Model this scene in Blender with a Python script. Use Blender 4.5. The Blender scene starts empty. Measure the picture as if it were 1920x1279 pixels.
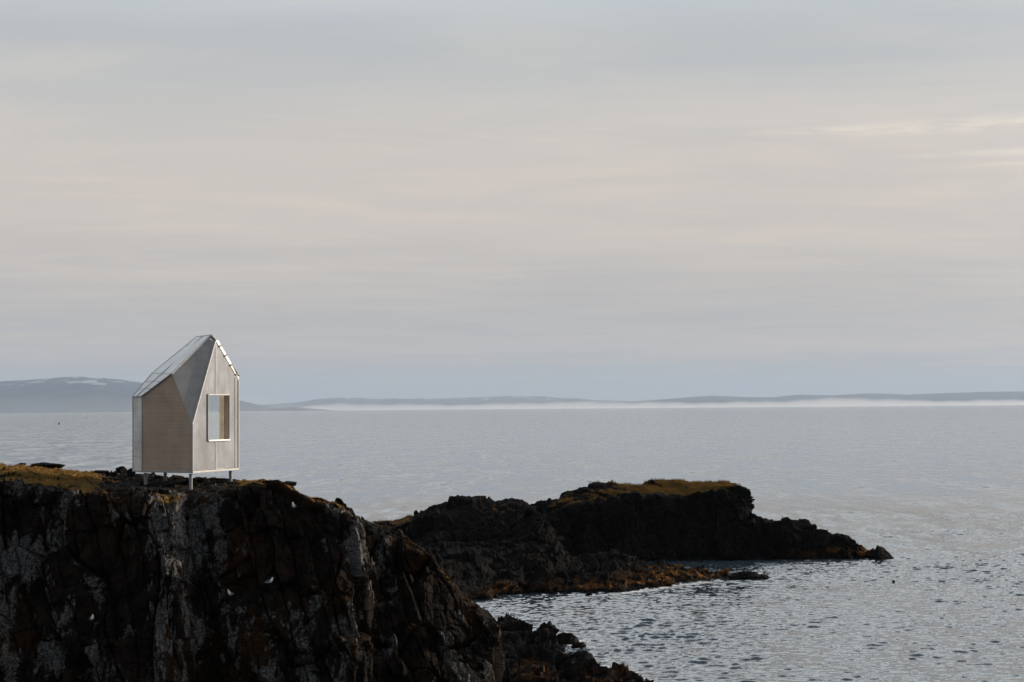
import bpy, bmesh, math, random
import numpy as np
from mathutils import Vector, Matrix
from mathutils.bvhtree import BVHTree

random.seed(7)
rng = np.random.default_rng(11)
scene = bpy.context.scene
COL = scene.collection
R = math.radians

# ------------------------------------------------------------------ camera
CAM_Z = 20.0
W0, H0, F0 = 1920.0, 1279.0, 3200.0
PITCH = math.atan(126.0 / F0)
ROLL = math.atan(10.0 / 1300.0)
cam_data = bpy.data.cameras.new('camera')
cam = bpy.data.objects.new('camera', cam_data)
COL.objects.link(cam)
cam_data.sensor_width = 36.0
cam_data.lens = F0 / W0 * 36.0
cam_data.clip_start = 0.5
cam_data.clip_end = 400000.0
_fw = Vector((0, math.cos(PITCH), math.sin(PITCH)))
_rt0 = Vector((1, 0, 0))
_up0 = _rt0.cross(_fw)
# the horizon rises to the right: the camera is rolled clockwise
_rt = _rt0 * math.cos(ROLL) - _up0 * math.sin(ROLL)
_up = _up0 * math.cos(ROLL) + _rt0 * math.sin(ROLL)
M = Matrix((( _rt.x, _up.x, -_fw.x, 0), (_rt.y, _up.y, -_fw.y, 0), (_rt.z, _up.z, -_fw.z, CAM_Z), (0, 0, 0, 1)))
cam.matrix_world = M
scene.camera = cam
scene.render.resolution_x, scene.render.resolution_y = 1024, 682


def ray(px, py):
    return _fw + _rt * ((px - W0 / 2) / F0) + _up * ((H0 / 2 - py) / F0)


def at(px, py, Y):
    """world point seen at a photo pixel, Y metres ahead"""
    r = ray(px, py)
    k = Y / r.y
    return Vector((r.x * k, Y, CAM_Z + r.z * k))


def atz(px, Y, z):
    """world point in the pixel column px, Y metres ahead, at height z"""
    py = 800.0
    for _ in range(6):
        p = at(px, py, Y)
        py -= (z - p.z) * F0 / Y
    return at(px, py, Y)


# ------------------------------------------------------------------ noise
def _hash(ix, iy, iz, seed):
    h = (ix.astype(np.int64) * 374761393 + iy.astype(np.int64) * 668265263 + iz.astype(np.int64) * 2147483647 + seed * 1274126177) & 0xFFFFFFFF
    h = ((h ^ (h >> 13)) * 1274126177) & 0xFFFFFFFF
    h = ((h ^ (h >> 16)) * 2246822519) & 0xFFFFFFFF
    h = h ^ (h >> 15)
    return (h & 0xFFFFFF).astype(np.float64) / float(0x1000000)


def vnoise(P, seed=0):
    I = np.floor(P).astype(np.int64)
    f = P - I
    f = f * f * f * (f * (f * 6 - 15) + 10)
    out = np.zeros(len(P))
    for dx in (0, 1):
        wx = f[:, 0] if dx else 1 - f[:, 0]
        for dy in (0, 1):
            wy = f[:, 1] if dy else 1 - f[:, 1]
            for dz in (0, 1):
                wz = f[:, 2] if dz else 1 - f[:, 2]
                out += wx * wy * wz * _hash(I[:, 0] + dx, I[:, 1] + dy, I[:, 2] + dz, seed)
    return out * 2 - 1


def fbm(P, octaves=4, seed=0, gain=0.5):
    a, s, t = 1.0, np.zeros(len(P)), 0.0
    for o in range(octaves):
        s += a * vnoise(P * (2.03 ** o) + o * 17.3, seed + o)
        t += a
        a *= gain
    return s / t


def worley(P, seed=0):
    I = np.floor(P).astype(np.int64)
    n = len(P)
    f1 = np.full(n, 9.0)
    f2 = np.full(n, 9.0)
    idv = np.zeros((n, 3), np.int64)
    vec = np.zeros((n, 3))
    for dx in (-1, 0, 1):
        for dy in (-1, 0, 1):
            for dz in (-1, 0, 1):
                cx, cy, cz = I[:, 0] + dx, I[:, 1] + dy, I[:, 2] + dz
                fx = cx + 0.1 + 0.8 * _hash(cx, cy, cz, seed)
                fy = cy + 0.1 + 0.8 * _hash(cx, cy, cz, seed + 1)
                fz = cz + 0.1 + 0.8 * _hash(cx, cy, cz, seed + 2)
                v = np.stack([P[:, 0] - fx, P[:, 1] - fy, P[:, 2] - fz], 1)
                d = np.sqrt((v * v).sum(1))
                near = d < f1
                f2 = np.where(near, f1, np.minimum(f2, d))
                f1 = np.where(near, d, f1)
                idv[near] = np.stack([cx, cy, cz], 1)[near]
                vec[near] = v[near]
    return f1, f2, idv, vec


def facets(P, size, seed, amp, tilt, warp=0.35, rot=None, crack=0.0, crack_w=0.08, ids=False):
    """broken-block relief: every cell gets its own offset and its own tilted face"""
    Q = np.array(P)
    if rot is not None:
        Q = Q @ np.array(rot).T
    Q = Q / np.array(size)
    wv = np.stack([vnoise(Q * 1.3 + 5.1, seed + 50), vnoise(Q * 1.3 + 9.7, seed + 51), vnoise(Q * 1.3 + 2.2, seed + 52)], 1)
    Q = Q + warp * wv
    f1, f2, idv, vec = worley(Q, seed)
    a = _hash(idv[:, 0], idv[:, 1], idv[:, 2], seed + 7) - 0.5
    t = np.stack([_hash(idv[:, 0], idv[:, 1], idv[:, 2], seed + 8 + k) - 0.5 for k in range(3)], 1)
    d = amp * 2 * a + tilt * 2 * (t * vec).sum(1)
    if crack:
        d -= crack * np.clip(1 - (f2 - f1) / crack_w, 0, 1)
    if ids:
        return d, _hash(idv[:, 0], idv[:, 1], idv[:, 2], seed + 20), _hash(idv[:, 0], idv[:, 1], idv[:, 2], seed + 21)
    return d


def blocks(P, axes, sizes, seed, amp, tilt, wander=0.5, crack=0.0, crack_w=0.06, ids=False):
    """jointed rock: three sets of joints cut it into slabs, every slab stands in or out and leans its own way"""
    P = np.asarray(P)
    A = np.array(axes, float)
    A /= np.linalg.norm(A, axis=1, keepdims=True)
    q = np.stack([P @ A[k] / sizes[k] for k in range(3)], 1)
    m = np.mean(sizes)
    for k in range(3):
        q[:, k] += wander * fbm(P / (m * 2.6), 3, seed + 30 + k) * (m / sizes[k]) * 0.7
        q[:, k] += 0.06 * vnoise(P / (m * 0.25), seed + 40 + k)
    i0 = np.floor(q[:, 0]).astype(np.int64)
    z0 = np.zeros_like(i0)
    q[:, 2] += 3.7 * _hash(i0, z0, z0, seed + 1)          # cross joints stop at the upright ones
    i2 = np.floor(q[:, 2]).astype(np.int64)
    # merge some neighbours into wider slabs
    i0 = np.where(_hash(i0, i2, z0, seed + 2) < 0.33, i0 - 1, i0)
    i1 = np.floor(q[:, 1]).astype(np.int64)
    f0 = q[:, 0] - np.floor(q[:, 0])
    f2 = q[:, 2] - np.floor(q[:, 2])
    a = _hash(i0, i1 * 0, i2, seed + 3) - 0.5
    t0 = _hash(i0, z0, i2, seed + 4) - 0.5
    t2 = _hash(i0, z0, i2, seed + 5) - 0.5
    d = 2 * amp * a + 2 * tilt * (t0 * (f0 - 0.5) + t2 * (f2 - 0.5))
    if crack:
        e = np.minimum(np.minimum(f0, 1 - f0) * sizes[0], np.minimum(f2, 1 - f2) * sizes[2]) / sizes[0]
        d -= crack * np.clip(1 - e / crack_w, 0, 1)
    if ids:
        return d, _hash(i0, z0, i2, seed + 6), _hash(i0, z0, i2, seed + 7)
    return d


# ------------------------------------------------------------------ scene helpers
def tag(o, label=None, cat=None, group=None, kind=None):
    if label: o['label'] = label
    if cat: o['category'] = cat
    if group: o['group'] = group
    if kind: o['kind'] = kind
    return o


def link(name, me, mat=None, parent=None):
    o = bpy.data.objects.new(name, me)
    COL.objects.link(o)
    if mat is not None:
        for m_ in (mat if isinstance(mat, (list, tuple)) else [mat]):
            me.materials.append(m_)
    if parent is not None:
        o.parent = parent
        if o.parent.type == 'EMPTY' or True:
            o.matrix_parent_inverse = parent_matrix(parent).inverted()
    return o


def parent_matrix(p):
    m_ = p.matrix_basis.copy()
    if p.parent is not None:
        m_ = parent_matrix(p.parent) @ p.matrix_parent_inverse @ m_
    return m_


def empty(name, loc):
    o = bpy.data.objects.new(name, None)
    COL.objects.link(o)
    o.location = loc
    o.empty_display_size = 0.3
    return o


def mesh_np(name, V, F, smooth=False):
    me = bpy.data.meshes.new(name)
    V = np.asarray(V, np.float32)
    F = np.asarray(F, np.int32)
    k = F.shape[1]
    me.vertices.add(len(V))
    me.vertices.foreach_set('co', V.ravel())
    me.loops.add(F.size)
    me.loops.foreach_set('vertex_index', F.ravel())
    me.polygons.add(len(F))
    me.polygons.foreach_set('loop_start', np.arange(0, F.size, k, dtype=np.int32))
    me.polygons.foreach_set('use_smooth', np.full(len(F), smooth))
    me.update(calc_edges=True)
    me.validate()
    return me


def set_attr(me, name, vals):
    a = me.attributes.new(name, 'FLOAT', 'POINT')
    a.data.foreach_set('value', np.asarray(vals, np.float32))


def grid_faces(nu, nv):
    i = np.arange(nu - 1)[:, None] * nv + np.arange(nv - 1)[None, :]
    i = i.ravel()
    return np.stack([i, i + nv, i + nv + 1, i + 1], 1)


def loft(stations, du, vcounts):
    """stations: list of lists of K points. Returns P[nu,nv,3] and U (fractional station index), V (fractional row)"""
    S = np.array([[list(p) for p in st] for st in stations], float)
    ns, K, _ = S.shape
    us = []
    for a in range(ns - 1):
        L = np.linalg.norm(S[a + 1] - S[a], axis=1).max()
        n = max(2, int(math.ceil(np.median(np.linalg.norm(S[a + 1] - S[a], axis=1)[:max(2, K - 1)]) / du)))
        us += [a + i / n for i in range(n)]
    us.append(ns - 1.0)
    us = np.array(us)
    vs = []
    for b in range(K - 1):
        n = vcounts[b]
        vs += [b + i / n for i in range(n)]
    vs.append(K - 1.0)
    vs = np.array(vs)
    ia = np.minimum(us.astype(int), ns - 2)
    fa = (us - ia)[:, None, None]
    rows = S[ia] * (1 - fa) + S[ia + 1] * fa
    ib = np.minimum(vs.astype(int), K - 2)
    fb = (vs - ib)[None, :, None]
    P = rows[:, ib] * (1 - fb) + rows[:, ib + 1] * fb
    return P, us, vs


def grid_normals(P):
    du = np.gradient(P, axis=0)
    dv = np.gradient(P, axis=1)
    n = np.cross(du, dv)
    n /= np.maximum(np.linalg.norm(n, axis=2, keepdims=True), 1e-9)
    return n


def smooth_grid(N, it=6):
    for _ in range(it):
        N = (N + np.roll(N, 1, 0) + np.roll(N, -1, 0)) / 3
        N = (N + np.roll(N, 1, 1) + np.roll(N, -1, 1)) / 3
    return N / np.maximum(np.linalg.norm(N, axis=2, keepdims=True), 1e-9)


def sstep(a, b, x):
    t = np.clip((x - a) / (b - a), 0, 1)
    return t * t * (3 - 2 * t)


# ------------------------------------------------------------------ node helpers
class NT:
    def __init__(self, name, world=False):
        if world:
            self.t = name.node_tree
        else:
            self.m = bpy.data.materials.new(name)
            self.m.use_nodes = True
            self.t = self.m.node_tree
        self.t.nodes.clear()

    def n(self, typ, **kw):
        nd = self.t.nodes.new(typ)
        ins = kw.pop('ins', {})
        for k, v in kw.items():
            setattr(nd, k, v)
        for k, v in ins.items():
            s = nd.inputs[k]
            if isinstance(v, bpy.types.NodeSocket):
                self.t.links.new(v, s)
            else:
                s.default_value = v
        return nd

    def math(self, op, a, b=0.0, c=0.0, clamp=False):
        nd = self.n('ShaderNodeMath', operation=op, use_clamp=clamp)
        for i, v in enumerate((a, b, c)):
            if isinstance(v, bpy.types.NodeSocket):
                self.t.links.new(v, nd.inputs[i])
            else:
                nd.inputs[i].default_value = v
        return nd.outputs[0]

    def noise(self, vec, scale, detail=4.0, rough=0.55, dist=0.0):
        return self.n('ShaderNodeTexNoise', ins={'Vector': vec, 'Scale': scale, 'Detail': detail, 'Roughness': rough, 'Distortion': dist}).outputs['Fac']

    def mapping(self, vec, scale=(1, 1, 1), rot=(0, 0, 0), loc=(0, 0, 0)):
        return self.n('ShaderNodeMapping', ins={'Vector': vec, 'Scale': scale, 'Rotation': rot, 'Location': loc}).outputs[0]

    def maprange(self, v, a, b, c=0.0, d=1.0, smooth=True):
        return self.n('ShaderNodeMapRange', interpolation_type='SMOOTHSTEP' if smooth else 'LINEAR', ins={'Value': v, 'From Min': a, 'From Max': b, 'To Min': c, 'To Max': d}).outputs[0]

    def mix(self, f, a, b, mode='MIX'):
        nd = self.n('ShaderNodeMix', data_type='RGBA', blend_type=mode)
        for s, v in ((nd.inputs[0], f), (nd.inputs[6], a), (nd.inputs[7], b)):
            if isinstance(v, bpy.types.NodeSocket):
                self.t.links.new(v, s)
            elif isinstance(v, (tuple, list)):
                s.default_value = (*v[:3], 1)
            else:
                s.default_value = v
        return nd.outputs[2]

    def out(self, sock, which='Surface'):
        o = next((x for x in self.t.nodes if x.type == 'OUTPUT_MATERIAL'), None) or self.n('ShaderNodeOutputMaterial')
        self.t.links.new(sock, o.inputs[which])
        return self.m

    def bsdf(self, **ins):
        return self.n('ShaderNodeBsdfPrincipled', ins=ins)

    def objco(self):
        return self.n('ShaderNodeTexCoord').outputs['Object']

    def geo(self):
        return self.n('ShaderNodeNewGeometry')

    def bump(self, h, strength=0.5, dist=0.05, normal=None):
        ins = {'Height': h, 'Strength': strength, 'Distance': dist}
        if normal is not None:
            ins['Normal'] = normal
        return self.n('ShaderNodeBump', ins=ins).outputs[0]


def srgb(r, g, b):
    f = lambda c: c / 12.92 if c <= 0.04045 else ((c + 0.055) / 1.055) ** 2.4
    return (f(r / 255), f(g / 255), f(b / 255))


# ------------------------------------------------------------------ materials
def rock_material(name, lichen=0.5, rust=0.5, scale=1.0, dark=(0.0045, 0.0042, 0.004), mid=(0.018, 0.016, 0.0145), lich_col=(0.17, 0.172, 0.175), plates=False, weed_sunlit=None, grass_col=((0.26, 0.14, 0.036), (0.13, 0.085, 0.024))):
    t = NT(name)
    co = t.objco()
    geo = t.geo()
    nz = t.n('ShaderNodeSeparateXYZ', ins={0: geo.outputs['True Normal']}).outputs[2]
    big = t.noise(co, 0.35 * scale, 5, 0.6)
    fine = t.noise(co, 6.0 * scale, 6, 0.65)
    col = t.mix(t.maprange(t.noise(co, 1.7 * scale, 8, 0.65), 0.35, 0.7), dark, mid)
    # rusty and ochre stained patches
    rm = t.math('MULTIPLY', t.maprange(t.noise(t.mapping(co, (1, 1, 0.55), loc=(3, 8, 1)), 0.42 * scale, 6, 0.6), 0.52, 0.66), t.maprange(fine, 0.3, 0.6))
    if plates:
        sa = t.n('ShaderNodeAttribute', attribute_name='stain').outputs['Fac']
        rm = t.math('MAXIMUM', rm, t.math('MULTIPLY', t.maprange(t.math('ADD', sa, t.math('MULTIPLY', t.math('SUBTRACT', fine, 0.5), 0.9)), 0.62, 0.85), t.maprange(t.noise(co, 1.1, 6, 0.6), 0.40, 0.6, 0.0, 1.0)))
    rm = t.math('MULTIPLY', rm, rust)
    rc = t.mix(t.noise(t.mapping(co, loc=(9, 2, 4)), 0.3 * scale, 3), (0.030, 0.010, 0.0035), (0.028, 0.018, 0.005))
    col = t.mix(rm, col, rc)
    # grey lichen, running down the faces in streaks
    st = t.noise(t.mapping(co, (1.0, 1.0, 0.30)), 1.35 * scale, 9, 0.66, 0.3)
    region = t.noise(t.mapping(co, (0.8, 0.8, 0.4), loc=(1.3, 4.4, 0)), 0.28 * scale, 3, 0.5)
    lm = t.math('ADD', t.math('MULTIPLY', st, 0.62), t.math('MULTIPLY', region, 0.38))
    lm = t.math('ADD', lm, t.math('MULTIPLY', t.math('SUBTRACT', fine, 0.5), 0.13))
    if plates:
        pa = t.n('ShaderNodeAttribute', attribute_name='plate').outputs['Fac']
        lm = t.math('ADD', lm, t.math('MULTIPLY', t.math('SUBTRACT', pa, 0.55), 0.12))
    lm = t.maprange(lm, 0.545 - 0.05 * lichen, 0.568 - 0.04 * lichen)
    lm = t.math('MULTIPLY', lm, t.maprange(t.noise(co, 14 * scale, 4, 0.7), 0.36, 0.58, 0.15, 1.0))
    lm = t.math('MULTIPLY', lm, t.math('MULTIPLY', min(1.0, lichen * 1.6), t.maprange(nz, 0.45, 0.8, 1.0, 0.2)))
    lc = t.mix(t.noise(co, 2.6 * scale, 5), lich_col, tuple(c * 0.45 for c in lich_col))
    col = t.mix(lm, col, lc)
    # hairline cracks
    vo = t.n('ShaderNodeTexVoronoi', feature='DISTANCE_TO_EDGE', ins={'Vector': t.mapping(t.n('ShaderNodeVectorMath', operation='ADD', ins={0: co, 1: t.n('ShaderNodeTexNoise', ins={'Vector': co, 'Scale': 1.6 * scale, 'Detail': 4}).outputs['Color']}).outputs[0], (1, 1, 0.28), (0.15, 0.3, 0)), 'Scale': 2.1 * scale, 'Randomness': 1.0}).outputs['Distance']
    ck = t.maprange(vo, 0.0, 0.035)
    col = t.mix(t.math('MULTIPLY', t.math('SUBTRACT', 1.0, ck), 0.55), col, (0.006, 0.0055, 0.005))
    if weed_sunlit is not None:
        z = t.n('ShaderNodeSeparateXYZ', ins={0: geo.outputs['Position']}).outputs[2]
        zz = t.math('ADD', z, t.math('MULTIPLY', t.math('SUBTRACT', t.noise(co, 0.5, 6, 0.65), 0.5), weed_sunlit[1] * 2))
        wm = t.maprange(zz, weed_sunlit[0] * 0.55, weed_sunlit[0], 1.0, 0.0)
        wm = t.math('MULTIPLY', t.math('MULTIPLY', wm, t.n('ShaderNodeAttribute', attribute_name='weed_sunlit').outputs['Fac']), t.maprange(t.noise(co, 0.9, 6, 0.7), 0.45, 0.60))
        wcol = t.mix(t.noise(co, 2.0, 4), (0.30, 0.125, 0.026), (0.10, 0.042, 0.012))  # orange of weed, brightened to stand in for warm sun on low rocks
        col = t.mix(wm, col, wcol)
        wet = t.maprange(z, 0.05, 0.35, 1.0, 0.0)
        col = t.mix(t.math('MULTIPLY', wet, 0.85), col, (0.006, 0.006, 0.006))
    # grass and moss on the ledges
    ga = t.n('ShaderNodeAttribute', attribute_name='grass').outputs['Fac']
    gm = t.maprange(t.math('ADD', ga, t.math('MULTIPLY', t.math('SUBTRACT', t.noise(co, 2.2 * scale, 6, 0.7), 0.5), 0.9)), 0.42, 0.58)
    gc = t.mix(t.maprange(t.noise(co, 0.8 * scale, 5, 0.7), 0.36, 0.62), *grass_col)
    gc = t.mix(t.maprange(t.noise(co, 9 * scale, 4, 0.7), 0.4, 0.7), gc, tuple(c * 0.45 for c in grass_col[1]))
    col = t.mix(gm, col, gc)
    h = t.math('ADD', t.math('MULTIPLY', t.noise(co, 3.2 * scale, 9, 0.68), 1.0), t.math('MULTIPLY', ck, 0.25))
    b = t.bump(h, 0.75, 0.16 / scale)
    p = t.bsdf(**{'Base Color': col, 'Roughness': 0.92, 'Normal': b, 'Specular IOR Level': 0.05})
    return t.out(p.outputs[0])


MAT = {}
MAT['cliff'] = rock_material('cliff_rock', 0.62, 1.0, 1.0, lich_col=(0.155, 0.153, 0.150), plates=True, dark=(0.0055, 0.0042, 0.0034), mid=(0.021, 0.0150, 0.0115))
MAT['far_rock'] = rock_material('basalt_rock', 0.03, 0.2, 0.6, dark=(0.0035, 0.0033, 0.003), mid=(0.0085, 0.0077, 0.007), weed_sunlit=(1.3, 1.1), grass_col=((0.18, 0.095, 0.026), (0.08, 0.056, 0.016)))
MAT['shore_rock'] = rock_material('shore_rock', 0.15, 0.3, 0.9, weed_sunlit=(1.2, 0.9))
MAT['boulder'] = rock_material('boulder_rock', 0.2, 0.2, 1.6)


def plain(name, colour, rough=0.5, metal=0.0, var=0.15, scale=6.0, spec=0.5, bump=0.0):
    t = NT(name)
    co = t.objco()
    c = t.mix(t.maprange(t.noise(co, scale, 5, 0.6), 0.3, 0.7), tuple(v * (1 - var) for v in colour), tuple(min(1, v * (1 + var)) for v in colour))
    ins = {'Base Color': c, 'Roughness': rough, 'Metallic': metal, 'Specular IOR Level': spec}
    if bump:
        ins['Normal'] = t.bump(t.noise(co, scale * 4, 4), bump, 0.01)
    return t.out(t.bsdf(**ins).outputs[0])


def cladding(name, colour, line_dir='z', rough=0.45, metal=0.0, mott=0.18, lines=0.12, pitch=0.085, streak=None):
    """sheet cladding with fine ribs, cloudy weathering and faint rain streaks"""
    t = NT(name)
    co = t.objco()
    sep = t.n('ShaderNodeSeparateXYZ', ins={0: co})
    ax = sep.outputs[2]
    if line_dir == 'h':
        ax = t.math('ADD', t.math('MULTIPLY', sep.outputs[0], 0.8), t.math('MULTIPLY', sep.outputs[1], -0.6))
    w = t.math('SINE', t.math('MULTIPLY', ax, 2 * math.pi / pitch))
    cloud = t.maprange(t.noise(t.mapping(co, (1, 1, 0.8)), 1.3, 6, 0.62), 0.28, 0.72)
    c = t.mix(cloud, tuple(v * (1 - mott) for v in colour), tuple(min(1, v * (1 + mott)) for v in colour))
    # separate ribs vary a little in tone
    cellid = t.n('ShaderNodeTexWhiteNoise', noise_dimensions='1D', ins={'W': t.math('FLOOR', t.math('DIVIDE', ax, pitch))}).outputs['Value']
    c = t.mix(t.math('MULTIPLY', cellid, lines), c, tuple(v * 0.55 for v in colour))
    sp = t.maprange(t.noise(t.mapping(co, (7, 7, 0.5)), 1.0, 5, 0.6), 0.45, 0.7)
    c = t.mix(t.math('MULTIPLY', sp, 0.18), c, tuple(v * 0.6 for v in colour))
    if streak is not None:
        s2 = t.maprange(t.noise(t.mapping(co, (0.5, 0.5, 26), loc=(4, 1, 2)), 1.0, 3, 0.5), 0.66, 0.72)
        s2 = t.math('MULTIPLY', s2, t.maprange(t.noise(co, 1.1, 3), 0.45, 0.6))
        c = t.mix(t.math('MULTIPLY', s2, 0.55), c, streak)
    b = t.bump(t.math('ADD', t.math('MULTIPLY', w, 0.5), t.math('MULTIPLY', t.noise(co, 2.0, 3), 1.2)), 0.25, 0.012)
    p = t.bsdf(**{'Base Color': c, 'Roughness': rough, 'Metallic': metal, 'Normal': b})
    return t.out(p.outputs[0])


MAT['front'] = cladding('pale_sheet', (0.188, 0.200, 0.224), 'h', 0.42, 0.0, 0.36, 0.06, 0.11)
MAT['tan'] = cladding('sunglow_tan_sheet', (0.48, 0.350, 0.258), 'z', 0.5, 0.0, 0.14, 0.20, 0.05, streak=(0.60, 0.52, 0.45))  # tan stands in for sunlight coming through the sheet
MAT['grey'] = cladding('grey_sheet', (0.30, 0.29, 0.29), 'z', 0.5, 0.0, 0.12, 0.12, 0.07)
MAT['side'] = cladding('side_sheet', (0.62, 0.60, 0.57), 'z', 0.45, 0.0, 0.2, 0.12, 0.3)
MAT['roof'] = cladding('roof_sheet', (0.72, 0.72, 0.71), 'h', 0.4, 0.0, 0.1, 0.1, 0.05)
MAT['trim'] = plain('pale_trim', (0.47, 0.46, 0.45), 0.4, 0.0, 0.1)
MAT['seam'] = plain('dark_seam', (0.20, 0.20, 0.205), 0.5)
MAT['bright'] = plain('bright_white_sheet', (0.86, 0.86, 0.85), 0.35, 0.0, 0.03)  # opaque; on verge and gable its white stands in for light passing through
MAT['post'] = plain('galvanised_post', (0.33, 0.33, 0.34), 0.45, 0.3)
MAT['jamb'] = plain('pale_timber', (0.60, 0.49, 0.41), 0.6, 0.0, 0.1, 5.0)
MAT['wood'] = plain('plywood', (0.74, 0.65, 0.56), 0.6, 0.0, 0.15, 3.0)
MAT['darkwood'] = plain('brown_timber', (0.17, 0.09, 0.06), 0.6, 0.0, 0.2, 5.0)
MAT['feather'] = plain('white_feathers', (0.80, 0.80, 0.79), 0.8, 0.0, 0.05)
MAT['wing'] = plain('grey_feathers', (0.16, 0.17, 0.19), 0.8, 0.0, 0.1)
MAT['black'] = plain('black_feathers', (0.015, 0.015, 0.016), 0.6, 0.0, 0.1)
MAT['bill'] = plain('yellow_bill', (0.55, 0.36, 0.06), 0.5, 0.0, 0.1)


MAT['thin_sheet'] = None


def thin_sheet():
    t = NT('clear_ribbed_sheet')
    c = (0.80, 0.78, 0.74, 1)
    d = t.n('ShaderNodeBsdfDiffuse', ins={'Color': c})
    tr = t.n('ShaderNodeBsdfTranslucent', ins={'Color': c})
    return t.out(t.n('ShaderNodeMixShader', ins={0: 0.6, 1: d.outputs[0], 2: tr.outputs[0]}).outputs[0])


MAT['thin_sheet'] = thin_sheet()


def glass_material():
    t = NT('window_glass')
    tr = t.n('ShaderNodeBsdfTransparent', ins={'Color': (0.985, 0.995, 0.985, 1)})
    gl = t.n('ShaderNodeBsdfGlossy', ins={'Color': (1, 1, 1, 1), 'Roughness': 0.02})
    fc = t.n('ShaderNodeLayerWeight', ins={'Blend': 0.5}).outputs['Facing']
    fr = t.math('ADD', 0.03, t.math('MULTIPLY', t.math('POWER', fc, 5.0), 0.9))
    mx = t.n('ShaderNodeMixShader', ins={0: fr, 1: tr.outputs[0], 2: gl.outputs[0]})
    return t.out(mx.outputs[0])


MAT['glass'] = glass_material()


def grass_material(name='grass_blades', a=(0.34, 0.18, 0.06), b=(0.19, 0.115, 0.036)):
    t = NT(name)
    co = t.objco()
    c = t.mix(t.maprange(t.noise(co, 0.9, 5, 0.7), 0.36, 0.64), a, b)
    c = t.mix(t.math('MULTIPLY', t.maprange(t.noise(co, 5, 3), 0.4, 0.7), 0.6), c, (0.05, 0.036, 0.012))
    d = t.n('ShaderNodeBsdfDiffuse', ins={'Color': c})
    tr = t.n('ShaderNodeBsdfTranslucent', ins={'Color': c})
    return t.out(t.n('ShaderNodeMixShader', ins={0: 0.35, 1: d.outputs[0], 2: tr.outputs[0]}).outputs[0])


MAT['grass'] = grass_material()
MAT['olive'] = grass_material('olive_grass_blades', (0.22, 0.115, 0.034), (0.11, 0.078, 0.024))


def sea_material():
    t = NT('sea_water')
    co = t.objco()
    # slicks and gust bands, long across the view
    band = t.noise(t.mapping(co, (0.0035, 0.016, 1), (0, 0, R(-2))), 1.0, 5, 0.6)
    band2 = t.noise(t.mapping(co, (0.00035, 0.0022, 1), (0, 0, R(1))), 1.0, 5, 0.6)
    calm = t.maprange(t.math('ADD', t.math('MULTIPLY', band, 0.45), t.math('MULTIPLY', band2, 0.55)), 0.36, 0.64, 0.35, 1.5)

    def slope(scale, vec, detail, amp, rough=0.6):
        c = t.n('ShaderNodeTexNoise', ins={'Vector': vec, 'Scale': scale, 'Detail': detail, 'Roughness': rough, 'Distortion': 0.35}).outputs['Color']
        c = t.n('ShaderNodeVectorMath', operation='SUBTRACT', ins={0: c, 1: (0.5, 0.5, 0.5)}).outputs[0]
        return t.n('ShaderNodeVectorMath', operation='SCALE', ins={0: c, 'Scale': amp}).outputs[0]
    add = lambda a, b: t.n('ShaderNodeVectorMath', operation='ADD', ins={0: a, 1: b}).outputs[0]
    w = add(add(slope(0.11, t.mapping(co, (0.7, 1.0, 1), (0, 0, R(14))), 2, SEA_A[0]),
                slope(0.85, t.mapping(co, (0.75, 1.0, 1), (0, 0, R(8))), 5, SEA_A[1])),
            slope(4.2, t.mapping(co, (0.8, 1.0, 1), (0, 0, R(-20))), 4, SEA_A[2]))
    near = t.n('ShaderNodeAttribute', attribute_name='waves').outputs['Fac']
    calm = t.math('MULTIPLY', calm, t.maprange(near, 0.0, 1.0, 0.95, 0.85, False))
    w = t.n('ShaderNodeVectorMath', operation='SCALE', ins={0: w, 'Scale': calm}).outputs[0]
    sp = t.n('ShaderNodeSeparateXYZ', ins={0: w})
    # groups of steeper wavelets, the speckle of the open water
    far = t.math('SUBTRACT', 1.0, t.math('MULTIPLY', near, 0.8))
    sk = t.math('MULTIPLY', t.math('SUBTRACT', t.noise(t.mapping(co, (0.30, 0.085, 1)), 1.0, 3, 0.6), 0.5), 0.95)
    sk = t.math('ADD', sk, t.math('MULTIPLY', t.math('SUBTRACT', t.noise(t.mapping(co, (0.075, 0.016, 1)), 1.0, 3, 0.6), 0.5), 0.75))
    sk = t.math('MULTIPLY', sk, far)
    gn = t.n('ShaderNodeSeparateXYZ', ins={0: t.geo().outputs['Normal']})
    nv = t.n('ShaderNodeCombineXYZ', ins={0: t.math('ADD', sp.outputs[0], gn.outputs[0]), 1: t.math('ADD', t.math('ADD', sp.outputs[1], gn.outputs[1]), sk), 2: gn.outputs[2]}).outputs[0]
    nv = t.n('ShaderNodeVectorMath', operation='NORMALIZE', ins={0: nv}).outputs[0]
    p = t.bsdf(**{'Base Color': (0.026, 0.041, 0.052, 1), 'Roughness': 0.07, 'IOR': 1.58, 'Normal': nv})
    return t.out(p.outputs[0])


SEA_A = (0.14, 0.50, 0.62)
MAT['sea'] = sea_material()


def foam_material():
    t = NT('foam')
    co = t.objco()
    n = t.noise(t.mapping(co, (1, 0.8, 1)), 2.6, 6, 0.65, 0.4)
    edge = t.n('ShaderNodeAttribute', attribute_name='grass').outputs['Fac']
    a = t.math('MULTIPLY', t.maprange(t.math('ADD', n, t.math('MULTIPLY', edge, 0.30)), 0.52, 0.74), t.maprange(t.noise(co, 0.7, 7, 0.7), 0.40, 0.56, 0.0, 0.95))
    d = t.n('ShaderNodeBsdfDiffuse', ins={'Color': (0.75, 0.76, 0.77, 1)})
    tr = t.n('ShaderNodeBsdfTransparent')
    return t.out(t.n('ShaderNodeMixShader', ins={0: a, 1: tr.outputs[0], 2: d.outputs[0]}).outputs[0])


MAT['foam'] = foam_material()


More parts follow.
